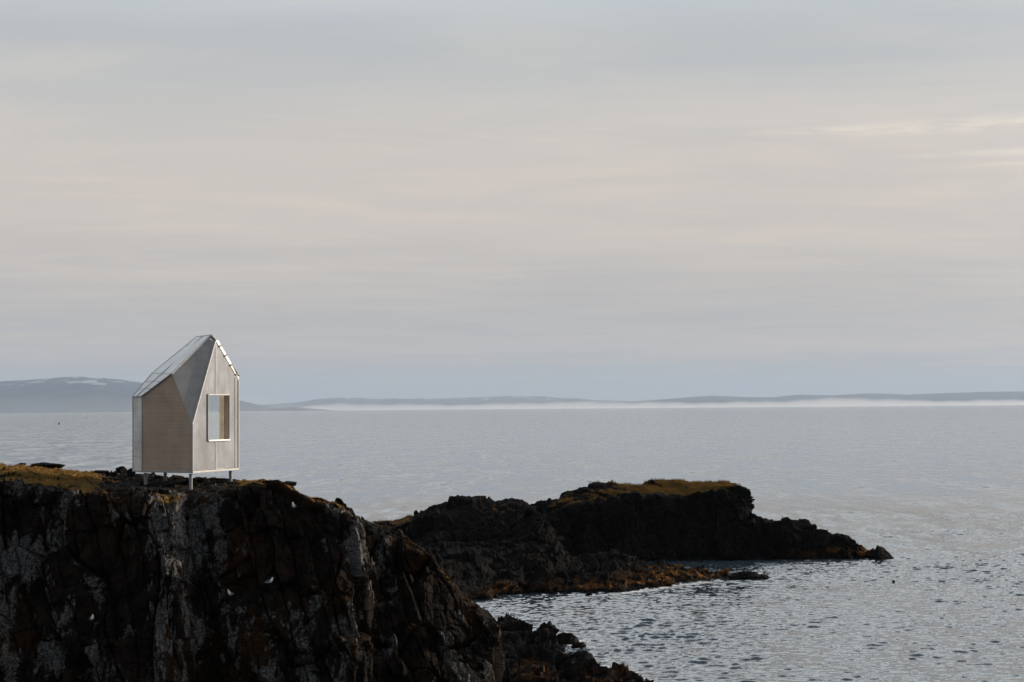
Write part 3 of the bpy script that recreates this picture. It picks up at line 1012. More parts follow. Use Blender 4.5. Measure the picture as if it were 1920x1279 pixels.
pen_px = W0 / 2 + penQ[:, 0] / penQ[:, 1] * F0
make_grass('grass', penQ, o_grass['peninsula'] * (pen_px < 830), 9000, 0.08, 0.26, 0.022, 9, 'golden grass on the low neck of land between cliff and peninsula')
make_grass('grass', penQ, o_grass['peninsula'] * (pen_px >= 830), 22000, 0.08, 0.30, 0.022, 8, 'rough brown and olive grass growing along the top of the far peninsula', 'olive')

# the lower spur in front of it: (px, ridge_py, ridge depth, waterline_py)
SS = [(150, 1030, 190, 1180), (400, 1015, 200, 1165), (640, 1000, 205, 1150), (720, 990, 206, 1140), (790, 978, 206, 1132), (850, 962, 207, 1128), (900, 952, 207, 1122), (950, 950, 207, 1114), (985, 954, 207, 1108), (1010, 966, 206, 1109), (1030, 985, 205, 1111), (1050, 1018, 204, 1113), (1075, 1040, 203, 1113),
      (1110, 1042, 203, 1112), (1150, 1034, 204, 1110), (1185, 1044, 204, 1106), (1220, 1056, 204.5, 1101), (1260, 1066, 205, 1095), (1300, 1072, 205, 1090), (1340, 1076, 205, 1085)]
sts2 = []
for (px, rp, rd, wp) in SS:
    hz = 767.5 - (px - 706) * 0.0077
    fd = CAM_Z * F0 / (wp - hz)
    top = at(px, rp, rd)
    foot = atz(px, fd - 0.5, -0.6)
    if px < 1040:
        a = atz(px, fd + 2.5, 1.2)
        b = atz(px, rd - 8, top.z * 0.62)
    else:
        a = foot.lerp(top, 0.3) + Vector((0, 0, 0.5))
        b = foot.lerp(top, 0.65) + Vector((0, 0, 0.35))
    sts2.append([foot, a, b, top, top + Vector((0, 3.0, -0.8 if px > 1040 else -1.0)), Vector((top.x, min(214.0, rd + 9.0), -0.7))])
sts2.append([atz(1368, 201.5, -0.6), atz(1367, 202, -0.1), atz(1366, 203, 0.35), atz(1366, 204, 0.4), atz(1367, 205, 0.1), atz(1368, 206, -0.6)])


def spur_grass(U, Vq, Qa):
    px = np.interp(U, range(len(sts2)), [p[0] for p in SS] + [1368])
    return np.interp(px, [700, 900, 915, 960, 990], [0.6, 0.4, 0.45, 0.5, 0.0]) * sstep(2.6, 3.0, Vq) * (Vq < 4.2)


rock_loft('rocky_spur', sts2, 0.15, [26, 50, 50, 14, 16], (4.2, 1.7, 0.7), (0.40, 0.20, 0.06), MAT['far_rock'], 330, strata, spur_grass, strata=[(0.45, 0.1, 0.88, 0.95, 0.60, lambda U: np.interp(np.interp(U, range(len(sts2)), [p[0] for p in SS] + [1368]), [900, 1000, 1330, 1368], [0.3, 1.0, 0.7, 0.0])), (0.40, -0.15, 0.9, 0.37, 0.14, lambda U: 1.0)], weed_sunlit_fn=lambda U: np.interp(np.interp(U, range(len(sts2)), [p[0] for p in SS] + [1368]), [880, 940, 1000, 1080, 1150, 1260, 1400], [0.0, 0.5, 0.15, 0.55, 0.6, 0.9, 1.0]))

# rocks at the foot of the near cliff: (px, top_py, top depth)
BS = [(380, 1165, 128), (620, 1162, 136), (850, 1160, 141), (900, 1164, 141), (940, 1168, 141), (985, 1171, 140), (1020, 1180, 139), (1038, 1192, 138), (1046, 1212, 137), (1052, 1226, 136), (1070, 1228, 134), (1095, 1230, 132), (1115, 1244, 130), (1145, 1252, 128), (1170, 1264, 127), (1200, 1274, 125), (1230, 1281, 123.5)]
sts3 = []
for (px, tp, td) in BS:
    top = at(px, tp, td)
    k = max(0.25, min(1.0, top.z / 1.6))
    sts3.append([atz(px, td - 14 * k - 3, -0.6), atz(px, td - 9 * k - 2, top.z * 0.35), atz(px, td - 3 * k - 0.6, top.z * 0.82), top, top + Vector((0, 1.0, -0.5)), Vector((top.x, td + 3.0, -0.6))])
sts3.append([atz(1242, 119, -0.6), atz(1242, 120, -0.3), atz(1242, 121, 0.0), atz(1242, 122, 0.05), atz(1242, 123, -0.1), atz(1242, 124, -0.6)])
rock_loft('shore_rocks', sts3, 0.08, [30, 60, 40, 12, 12], (2.2, 0.95, 0.4), (0.32, 0.2, 0.07), MAT['shore_rock'], 450, Matrix.Rotation(R(28), 3, 'Y'), weed_sunlit_fn=lambda U: np.interp(np.interp(U, range(len(sts3)), [p[0] for p in BS] + [1242]), [850, 960, 1000, 1045, 1080, 1150, 1240], [0.0, 0.0, 0.55, 0.1, 0.08, 0.4, 0.1]))


# ------------------------------------------------------------------ loose rocks
def boulder(name, label, cat, loc, size, seed, mat, rot=0.0, group=None, pointed=0.0, weed_sunlit=0.0, sub=5, shear=0.0):
    bm = bmesh.new()
    bmesh.ops.create_icosphere(bm, subdivisions=sub, radius=1.0)
    D = np.array([v.co[:] for v in bm.verts])
    Fq = np.array([[v.index for v in f.verts] for f in bm.faces])
    bm.free()
    r_ = np.random.default_rng(seed)
    # cut by random planes for flat faces
    rad = np.full(len(D), 1.25)
    for k in range(15):
        n = r_.normal(size=3)
        n /= np.linalg.norm(n)
        dd = r_.uniform(0.62, 0.95)
        c = D @ n
        rad = np.where(c > 0.02, np.minimum(rad, dd / np.maximum(c, 0.02)), rad)
    V_ = D * np.minimum(rad, 1.35)[:, None]
    V_ += D * (facets(D + seed, (0.55, 0.55, 0.55), seed, 0.05, 0.12, 0.4, None, 0.04, 0.1) + 0.05 * fbm(D * 3 + seed, 4, seed))[:, None]
    if pointed:
        k = np.clip((V_[:, 2] + 1) / 2, 0, 1.2)
        V_[:, :2] *= (1 - pointed * k)[:, None]
    V_[:, 0] += shear * V_[:, 2]
    V_ *= np.array(size)
    c, s = math.cos(rot), math.sin(rot)
    V_[:, :2] = V_[:, :2] @ np.array([[c, s], [-s, c]])
    me = mesh_np(name, V_, Fq, False)
    set_attr(me, 'grass', np.zeros(len(V_)))
    set_attr(me, 'weed_sunlit', np.full(len(V_), weed_sunlit))
    o = link(name, me, mat)
    o.location = loc
    tag(o, label, cat, group)
    return o


def on_ground(px, Y, sink=0.0):
    x = at(px, 880, Y).x
    return Vector((x, Y, ground(x, Y) - sink))


def crest(px, lift=0.0):
    """the spot on the cliff top that makes the skyline in this column"""
    best = None
    for k in range(60):
        Yk = 61.5 + 0.2 * k
        x = at(px, 880, Yk).x
        z = ground(x, Yk, 10.0)
        a = (z - CAM_Z) / Yk
        if best is None or a > best[0]:
            best = (a, Vector((x, Yk, z + lift)))
    return best[1]


boulder('rock_slab', 'long dark rock slab lying along the grassy skyline at far left', 'rock', crest(88, 0.02), (0.86, 0.4, 0.19), 5, MAT['boulder'], R(4))
boulder('rock', 'small dark rock on the grass just left of the long slab', 'rock', crest(40, 0.02), (0.17, 0.2, 0.11), 6, MAT['boulder'])
boulder('rock', 'flat dark rock on the skyline halfway between slab and hut', 'rock', crest(189, 0.02), (0.27, 0.25, 0.11), 8, MAT['boulder'])
boulder('boulder', 'round dark boulder on the skyline beside the left side of the hut', 'boulder', crest(227, 0.05), (0.19, 0.2, 0.18), 9, MAT['boulder'])
boulder('rock', 'square dark rock block touching the lower left corner of the hut', 'rock', on_ground(246, 66.4, -0.02), (0.17, 0.17, 0.22), 10, MAT['boulder'])
boulder('rock', 'low brown boulder under the hut between its two right legs', 'boulder', on_ground(381, 64.6, -0.02), (0.19, 0.2, 0.13), 12, MAT['boulder'])
boulder('rock', 'small dark stone on the turf hump right of the hut', 'rock', crest(546, 0.02), (0.24, 0.2, 0.10), 14, MAT['boulder'])


def sea_rock(label, px, wpy, size, seed, rot=0.0, pointed=0.0, name='sea_rock', sink=0.3, group=None, shear=0.0):
    hz = 767.5 - (px - 706) * 0.0077
    Yd = CAM_Z * F0 / (wpy - hz)
    loc = atz(px, Yd + size[1] * 0.6, 0.0)
    loc.z = -sink * size[2]
    return boulder(name, label, 'rock', loc, size, seed, MAT['shore_rock'], rot, group, pointed, shear=shear)


sea_rock('pointed black rock standing in the water at the tip of the peninsula', 1653, 1045.5, (2.35, 1.5, 1.75), 21, 0.0, 0.42, shear=-0.16)
sea_rock('low dark reef rock in the water just off the end of the spur', 1402, 1083, (1.75, 0.9, 0.75), 22, 0.1, sink=0.1)
sea_rock('small round rock at the right end of the low reef off the spur', 1430, 1082, (0.66, 0.5, 0.7), 24, 0.2, sink=0.1)
sea_rock('tiny black rock alone in open water right of the reef', 1676, 1088, (0.17, 0.14, 0.12), 25)
sea_rock('weedy dark islet rock ringed with foam beside the shore rocks', 1068, 1203, (1.15, 0.8, 0.85), 26, 0.4, sink=0.1)
sea_rock('flat wet rock just awash below the foam ringed islet', 1086, 1210, (0.75, 0.4, 0.38), 27, 0.1, sink=0.1)
sea_rock('large rounded grey boulder lying among the shore rocks', 1070, 1262, (0.85, 0.9, 1.35), 28, 0.5, 0.15, 'boulder', -0.1)
sea_rock('dark brown weedy boulder at the waterline right of the rounded boulder', 1128, 1258, (0.75, 0.6, 0.5), 29, 0.9, 0.0, 'boulder')
sea_rock('jagged dark rock in the surf at the bottom edge of the picture', 1190, 1282, (0.55, 0.6, 0.6), 30, 0.2, 0.2, 'rock')


# ------------------------------------------------------------------ foam
def foam(label, pts, seed, width):
    """a lacy sheet of foam on the water along a line of photo points"""
    r_ = np.random.default_rng(seed)
    line = []
    for px, py in pts:
        hz = 767.5 - (px - 706) * 0.0077
        line.append(atz(px, CAM_Z * F0 / (py - hz), 0.05))
    Vv, Gv, nW = [], [], 19
    segs = []
    for a, b in zip(line[:-1], line[1:]):
        n = max(2, int((b - a).length / 0.12))
        segs += [a.lerp(b, i / n) for i in range(n)]
    segs.append(line[-1])
    L = len(segs)
    for i, p in enumerate(segs):
        d = (segs[min(i + 1, L - 1)] - segs[max(i - 1, 0)]).normalized()
        nrm = Vector((-d.y, d.x, 0))
        e = math.sin(math.pi * min(1, max(0, i / (L - 1)))) ** 0.5
        for j in range(nW):
            s = j / (nW - 1) * 2 - 1
            q = p + nrm * s * width
            Vv.append((q.x, q.y, 0.05 + 0.02 * r_.random()))
            Gv.append((1 - s * s) * e)
    Vv = np.array(Vv)
    Vv[:, 2] += wave_height(Vv[:, :2]) - 0.01
    me = mesh_np('sea_foam', Vv, grid_faces(L, nW), True)
    set_attr(me, 'grass', np.array(Gv))
    o = link('sea_foam', me, MAT['foam'])
    tag(o, label, 'foam', kind='stuff')


foam('white surf round the islet and the shore rocks', [(1010, 1172), (1035, 1184), (1060, 1197), (1080, 1207), (1112, 1204)], 1, 2.2)
foam('white surf below the boulders at the bottom of the picture', [(1105, 1232), (1140, 1248), (1165, 1262), (1200, 1278)], 2, 2.0)
foam('thin white line of foam along the foot of the spur', [(1090, 1115), (1180, 1108), (1240, 1100), (1300, 1092), (1345, 1086)], 3, 1.1)

# ------------------------------------------------------------------ the hut
hut_base = at(355, 905, 64)
hut = empty('observation_hut', (hut_base.x, hut_base.y, ground(hut_base.x, hut_base.y)))
tag(hut, 'faceted pale metal hut on short posts with a square window, standing on the cliff top', 'hut')
Cb = at(360.2, 885.6, 62.0)
ZF = Cb.z
pAb, pBb, pRb = atz(249.4, 64.2, ZF), atz(266.4, 63.2, ZF), atz(446.5, 65.2, ZF)
pAt, pBt, pCt = at(249.4, 745.8, 64.2), at(266.4, 744.5, 63.2), at(360.2, 795.5, 62.0)


def on_line(a, b, px, py):
    """point seen at a pixel on the vertical plane through a and b"""
    r = ray(px, py)
    n = Vector((b.y - a.y, a.x - b.x, 0))
    k = n.dot(a - Vector((0, 0, CAM_Z))) / n.dot(r)
    return Vector((0, 0, CAM_Z)) + r * k


pE = on_line(pBb, Cb, 322.8, 702.1)
pQ = on_line(Cb, pRb, 403.3, 639.1)
pRt = on_line(Cb, pRb, 446.5, 713.0)
pP = at(396.1, 629.9, pQ.y + 0.05)
Gb = Vector((pRb.x - 0.45, 67.2, ZF))
Gt = Vector((Gb.x, Gb.y, pRt.z))
pS = on_line(pAb, Gb, 369.4, 633.5)
pFf = on_line(pAb, Gb, 285.8, 702.1)
centre = Vector((-12.3, 64.6, ZF + 2))


def slab(name, polys, mat, parent, thick=0.05, out=None, bevel=0.0):
    """flat sheet of one or more coplanar polygons sharing vertices, given a real thickness inwards"""
    bm = bmesh.new()
    cache = {}

    def vert(p):
        k = (round(p[0], 4), round(p[1], 4), round(p[2], 4))
        if k not in cache:
            cache[k] = bm.verts.new(p)
        return cache[k]
    for poly in polys:
        bm.faces.new([vert(Vector(p)) for p in poly])
    bm.normal_update()
    n = Vector((0, 0, 0))
    for f in bm.faces:
        n += f.normal * f.calc_area()
    c = sum((v.co for v in bm.verts), Vector()) / len(bm.verts)
    ref = out if out is not None else (c - centre)
    if n.dot(ref) < 0:
        bmesh.ops.reverse_faces(bm, faces=bm.faces)
    me = bpy.data.meshes.new(name)
    bm.to_mesh(me)
    bm.free()
    o = link(name, me, mat, parent)
    md = o.modifiers.new('thickness', 'SOLIDIFY')
    md.thickness = thick
    md.offset = -1.0
    md.use_even_offset = True
    return o


def bar(name, a, b, w, h, mat, parent, up=Vector((0, 0, 1))):
    """square-section bar from a to b"""
    a, b = Vector(a), Vector(b)
    d = (b - a).normalized()
    s = d.cross(up)
    if s.length < 1e-3:
        s = d.cross(Vector((0, 1, 0)))
    s.normalize()
    u = s.cross(d)
    bm = bmesh.new()
    vs_ = []
    for p in (a, b):
        for sx_, sy_ in ((-1, -1), (1, -1), (1, 1), (-1, 1)):
            vs_.append(bm.verts.new(p + s * sx_ * w / 2 + u * sy_ * h / 2))
    for f in ((3, 2, 1, 0), (4, 5, 6, 7), (0, 1, 5, 4), (1, 2, 6, 5), (2, 3, 7, 6), (3, 0, 4, 7)):
        bm.faces.new([vs_[i] for i in f])
    bmesh.ops.recalc_face_normals(bm, faces=bm.faces)
    bmesh.ops.bevel(bm, geom=bm.edges[:], offset=min(w, h) * 0.12, segments=1, affect='EDGES')
    me = bpy.data.meshes.new(name)
    bm.to_mesh(me)
    bm.free()
    return link(name, me, mat, parent)


nF = Vector((pRb.y - Cb.y, -(pRb.x - Cb.x), 0)).normalized()      # out of the window wall
nT = Vector((pBb.y - Cb.y, -(pBb.x - Cb.x), 0)).normalized()
if nT.y > 0: nT = -nT
nL = Vector((-(pAb.y - pBb.y), (pAb.x - pBb.x), 0)).normalized()
if nL.x > 0: nL = -nL


def wall_with_hole(name, base_a, base_b, outline, hole, mat, parent, out, thick=0.06):
    """outline, hole: pixel lists on the vertical plane through base_a, base_b; returns the object and the four hole corners"""
    ax = (base_b - base_a)
    ax.z = 0
    ax.normalize()
    to2 = lambda p: ((p - base_a).dot(ax), p.z)
    to3 = lambda q: Vector((base_a.x + ax.x * q[0], base_a.y + ax.y * q[0], q[1]))
    O = [to2(p) for p in outline]
    s0, s1, z0, z1 = hole

    def clip(poly, s, keep_less):
        res = []
        for i in range(len(poly)):
            a, b = poly[i], poly[(i + 1) % len(poly)]
            ia, ib = (a[0] <= s) == keep_less, (b[0] <= s) == keep_less
            if ia: res.append(a)
            if ia != ib:
                k = (s - a[0]) / (b[0] - a[0])
                res.append((s, a[1] + (b[1] - a[1]) * k))
        return res

    def clipz(poly, z, keep_less):
        sw = clip([(p[1], p[0]) for p in poly], z, keep_less)
        return [(p[1], p[0]) for p in sw]

    def add_pts(poly, s):
        res = []
        for i in range(len(poly)):
            a, b = poly[i], poly[(i + 1) % len(poly)]
            res.append(a)
            if abs(a[0] - s) < 1e-6 and abs(b[0] - s) < 1e-6:
                pts = [(s, z) for z in (z0, z1) if min(a[1], b[1]) < z < max(a[1], b[1])]
                pts.sort(key=lambda q: abs(q[1] - a[1]))
                res += pts
        return res
    L_ = add_pts(clip(O, s0, True), s0)
    Rr = add_pts(clip(O, s1, False), s1)
    Mi = clip(clip(O, s0, False), s1, True)
    lowp = clipz(Mi, z0, True)
    upp = clipz(Mi, z1, False)
    o = slab(name, [[to3(q) for q in pl] for pl in (L_, Rr, lowp, upp)], mat, parent, thick, out)
    return o, [to3((s0, z0)), to3((s1, z0)), to3((s1, z1)), to3((s0, z1))], ax


axF = (pRb - Cb).normalized()
w0 = (on_line(Cb, pRb, 388.6, 780) - Cb).dot(axF)
w1 = (on_line(Cb, pRb, 428.6, 780) - Cb).dot(axF)
zt = on_line(Cb, pRb, 408, 740.2).z
zb = on_line(Cb, pRb, 408, 825.6).z
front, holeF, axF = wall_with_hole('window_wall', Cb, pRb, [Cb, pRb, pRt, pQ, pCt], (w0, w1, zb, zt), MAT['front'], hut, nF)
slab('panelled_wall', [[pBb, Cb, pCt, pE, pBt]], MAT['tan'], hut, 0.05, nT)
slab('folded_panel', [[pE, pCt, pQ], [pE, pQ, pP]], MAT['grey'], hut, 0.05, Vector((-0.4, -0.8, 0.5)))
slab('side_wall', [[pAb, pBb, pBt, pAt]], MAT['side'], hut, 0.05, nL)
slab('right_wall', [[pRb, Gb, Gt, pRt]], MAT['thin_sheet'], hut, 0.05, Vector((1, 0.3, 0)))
nB = Vector((-(Gb.y - pAb.y), (Gb.x - pAb.x), 0)).normalized()
if nB.y < 0: nB = -nB
axB = (Gb - pAb).normalized()
b0 = (on_line(pAb, Gb, 380, 780) - pAb).dot(axB)
b1 = (on_line(pAb, Gb, 411.5, 780) - pAb).dot(axB)
rear, holeB, axB = wall_with_hole('rear_wall', pAb, Gb, [pAb, Gb, Gt, pS, pFf, pAt], (b0, b1, zb - 0.3, zt + 0.35), MAT['wood'], hut, nB)
rw = bpy.data.objects['rear_wall']
slab('rear_window', [holeB], MAT['glass'], hut, 0.012, nB)
slab('floor', [[p - Vector((0, 0, 0.0)) for p in (pAb, pBb, Cb, pRb, Gb)]], MAT['wood'], hut, 0.08, Vector((0, 0, -1)))

# roof: the left side is two sheets with a fold, the right one hidden but for its bright edge
upn = Vector((-0.5, 0, 0.8))
lift = Vector((-0.02, -0.01, 0.035))
roof = slab('roof', [[p + lift for p in pl] for pl in ([pAt, pBt, pE], [pAt, pE, pFf], [pFf, pE, pP], [pFf, pP, pS])], MAT['roof'], hut, 0.05, upn)
slab('roof_slope', [[p + Vector((0.0, -0.0, 0.03)) for p in (pQ, pRt, Gt, pS)]], MAT['thin_sheet'], hut, 0.05, Vector((0.6, 0, 0.8)))
# seams along and across the roof
m1, m2, m3 = pAt.lerp(pBt, 0.5), pFf.lerp(pE, 0.55), pS.lerp(pP, 0.52)
for a, b in ((m1, m2), (m2, m3)):
    bar('roof_seam', a + lift * 1.5, b + lift * 1.5, 0.02, 0.02, MAT['post'], roof)
for k in (0.33, 0.66):
    bar('roof_seam', pAt.lerp(pFf, k) + lift * 1.3, pBt.lerp(pE, k) + lift * 1.2, 0.012, 0.012, MAT['trim'], roof)
for k in (0.0, 0.25, 0.5, 0.75):
    bar('roof_seam', pFf.lerp(pS, k) + lift * 1.3, pE.lerp(pP, k) + lift * 1.2, 0.012, 0.012, MAT['trim'], roof)
# edges of the roof
for a, b in ((pBt, pE), (pE, pP)):
    bar('verge_trim', a + lift * 0.8 + Vector((0, -0.03, 0)), b + lift * 0.8 + Vector((0, -0.03, 0)), 0.035, 0.04, MAT['post'], roof)
for a, b in ((pAt, pFf), (pFf, pS), (pS, pP), (pAt, pBt)):
    bar('verge_trim', a + lift * 0.8, b + lift * 0.8, 0.04, 0.05, MAT['post'], roof)
# white right-hand verge strip, light through it put into the colour, with its clips
o1 = nF * 0.02
q1 = pQ + Vector((0, 0, 0.02))
vdir = (pRt - pQ)
inn = Vector((-axF.x, -axF.y, -0.55)).normalized() * 0.0
su = axF * 0.19
strip = slab('verge_strip', [[q1 + o1, pRt + o1 + Vector((0, 0, 0.02)), pRt + o1 + su * 0.2 + Vector((0, 0, 0.16)), q1 + o1 + su + Vector((0, 0, 0.02))]], MAT['bright'], hut, 0.03, nF)
for k in (0.14, 0.38, 0.62, 0.86):
    p = pQ.lerp(pRt, k) + o1 * 2.2
    bar('clip', p, p + axF * 0.17 + Vector((0, 0, 0.05)), 0.05, 0.05, MAT['seam'], strip)
bar('verge_trim', pP + Vector((0.02, -0.02, 0.03)), pRt + o1 * 1.5 + Vector((0.03, 0, 0.16)), 0.045, 0.05, MAT['seam'], strip)
bar('verge_trim', pP + Vector((0.02, -0.03, 0.0)), pQ + o1 * 2 + Vector((0, -0.02, 0)), 0.05, 0.05, MAT['seam'], strip)
gp = slab('gable_gap_white', [[pE.lerp(pP, 0.93) + Vector((0.01, -0.045, -0.03)), pQ + Vector((-0.04, -0.05, -0.03)), pP + Vector((0.0, -0.06, -0.09))]], MAT['bright'], hut, 0.02, Vector((0, -1, 0)))  # white sheet, its colour standing in for daylight in the gable gap

# corner and edge trims
bar('corner_trim', Cb + nF * 0.01, pCt + nF * 0.01, 0.06, 0.06, MAT['trim'], hut)
bar('edge_trim', pCt + nF * 0.01, pQ + nF * 0.01, 0.055, 0.055, MAT['trim'], hut)
bar('corner_trim', pBb, pBt, 0.035, 0.035, MAT['post'], hut)
bar('corner_trim', pAb, pAt, 0.04, 0.04, MAT['post'], hut)
bar('corner_trim', pRb + nF * 0.01, pRt + nF * 0.01, 0.05, 0.05, MAT['trim'], hut)
bar('sill_trim', Cb + nF * 0.012, pRb + nF * 0.012, 0.05, 0.07, MAT['trim'], hut)
bar('sill_trim', pBb + nT * 0.012, Cb + nT * 0.012, 0.05, 0.06, MAT['post'], hut)
bar('sill_trim', pAb + nL * 0.012, pBb + nL * 0.012, 0.05, 0.06, MAT['post'], hut)
# narrow strip at the right end of the window wall with its joints
e_ = on_line(Cb, pRb, 440.2, 800)
s_e = (e_ - Cb).dot(axF)
base = Cb + axF * s_e
bar('joint', Vector((base.x, base.y, ZF)) + nF * 0.005, Vector((base.x, base.y, pRt.z + 0.1)) + nF * 0.005, 0.018, 0.018, MAT['post'], hut)
for zk in (0.19, 0.36, 0.52, 0.68, 0.84):
    z = ZF + (pRt.z - ZF) * zk
    bar('joint', Vector((base.x, base.y, z)) + nF * 0.006, Vector((pRb.x, pRb.y, z)) + nF * 0.006, 0.02, 0.03, MAT['seam'], hut)
# vertical batten over and under the window
mb = (on_line(Cb, pRb, 404.0, 800) - Cb).dot(axF)
bx_ = Cb + axF * mb
bar('batten', Vector((bx_.x, bx_.y, ZF + 0.05)) + nF * 0.012, Vector((bx_.x, bx_.y, zb - 0.03)) + nF * 0.012, 0.04, 0.012, MAT['trim'], hut, nF)
bar('batten', Vector((bx_.x, bx_.y, zt + 0.03)) + nF * 0.012, Vector((bx_.x, bx_.y, pQ.z - 0.25)) + nF * 0.012, 0.04, 0.012, MAT['trim'], hut, nF)
# sheet joints across the window wall and the side walls
for zk in (0.20, 0.40, 0.62):
    z = ZF + 2.7 * zk
    bar('sheet_joint', pBb.lerp(pAb, 0.04) + nL * 0.002 + Vector((0, 0, z - ZF)), pBb.lerp(pAb, 0.96) + nL * 0.002 + Vector((0, 0, z - ZF)), 0.012, 0.014, MAT['post'], hut)

# window: frame, timber reveal, glass
win = empty('window', holeF[0].lerp(holeF[2], 0.5))
win.parent = hut
win.matrix_parent_inverse = parent_matrix(hut).inverted()
hb, hr, ht, hl = holeF[0], holeF[1], holeF[2], holeF[3]
fo = nF * 0.03
ew = 0.045
bar('frame', hb + fo, hr + fo, 0.09, 0.06, MAT['bright'], win)
bar('frame', hl + fo, ht + fo, 0.07, 0.045, MAT['trim'], win)
bar('frame', hb + fo, hl + fo, 0.045, 0.05, MAT['trim'], win)
bar('frame', hr + fo, ht + fo, 0.045, 0.05, MAT['trim'], win)


def reveal(a, b, d, mat):
    return slab('reveal', [[a, b, b - nF * d, a - nF * d]], mat, win, 0.02, None)


reveal(hr, ht, 0.15, MAT['jamb'])
reveal(hb, hr, 0.15, MAT['jamb'])
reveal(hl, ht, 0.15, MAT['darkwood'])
bar('sash', hr - nF * 0.155, ht - nF * 0.155, 0.05, 0.035, MAT['darkwood'], win)
slab('pane', [[p - nF * 0.13 for p in (hb, hr, ht, hl)]], MAT['glass'], win, 0.012, nF)

# posts
for (px, Yd) in ((273.2, 63.6), (357.6, 62.35), (432.4, 65.1), (310.0, 65.0)):
    x = at(px, 890, Yd).x
    gz = ground(x, Yd) - 0.25
    bar('post', (x, Yd, gz), (x, Yd, ZF - 0.07), 0.115, 0.115, MAT['post'], hut)


# ------------------------------------------------------------------ gulls
def ring_loft(rings, seg=10):
    """rings: (centre, u axis, v axis) -> verts, faces of a closed tube"""
    Vv, Ff = [], []
    for c, u, v in rings:
        for k in range(seg):
            a = 2 * math.pi * k / seg
            Vv.append(c + u * math.cos(a) + v * math.sin(a))
    n = len(rings)
    for i in range(n - 1):
        for k in range(seg):
            Ff.append((i * seg + k, i * seg + (k + 1) % seg, (i + 1) * seg + (k + 1) % seg, (i + 1) * seg + k))
    Ff.append(tuple(range(seg))[::-1])
    Ff.append(tuple((n - 1) * seg + k for k in range(seg)))
    return Vv, Ff


def mesh_from(name, parts, mats, smooth=True):
    bm = bmesh.new()
    for Vv, Ff, mi in parts:
        vs_ = [bm.verts.new(v) for v in Vv]
        for f in Ff:
            try:
                fc = bm.faces.new([vs_[i] for i in f])
                fc.material_index = mi if not callable(mi) else mi(sum((vs_[i].co for i in f), Vector()) / len(f))
                fc.smooth = smooth
            except ValueError:
                pass
    bmesh.ops.recalc_face_normals(bm, faces=bm.faces)
    me = bpy.data.meshes.new(name)
    bm.to_mesh(me)
    bm.free()
    for m_ in mats:
        me.materials.append(m_)
    return me


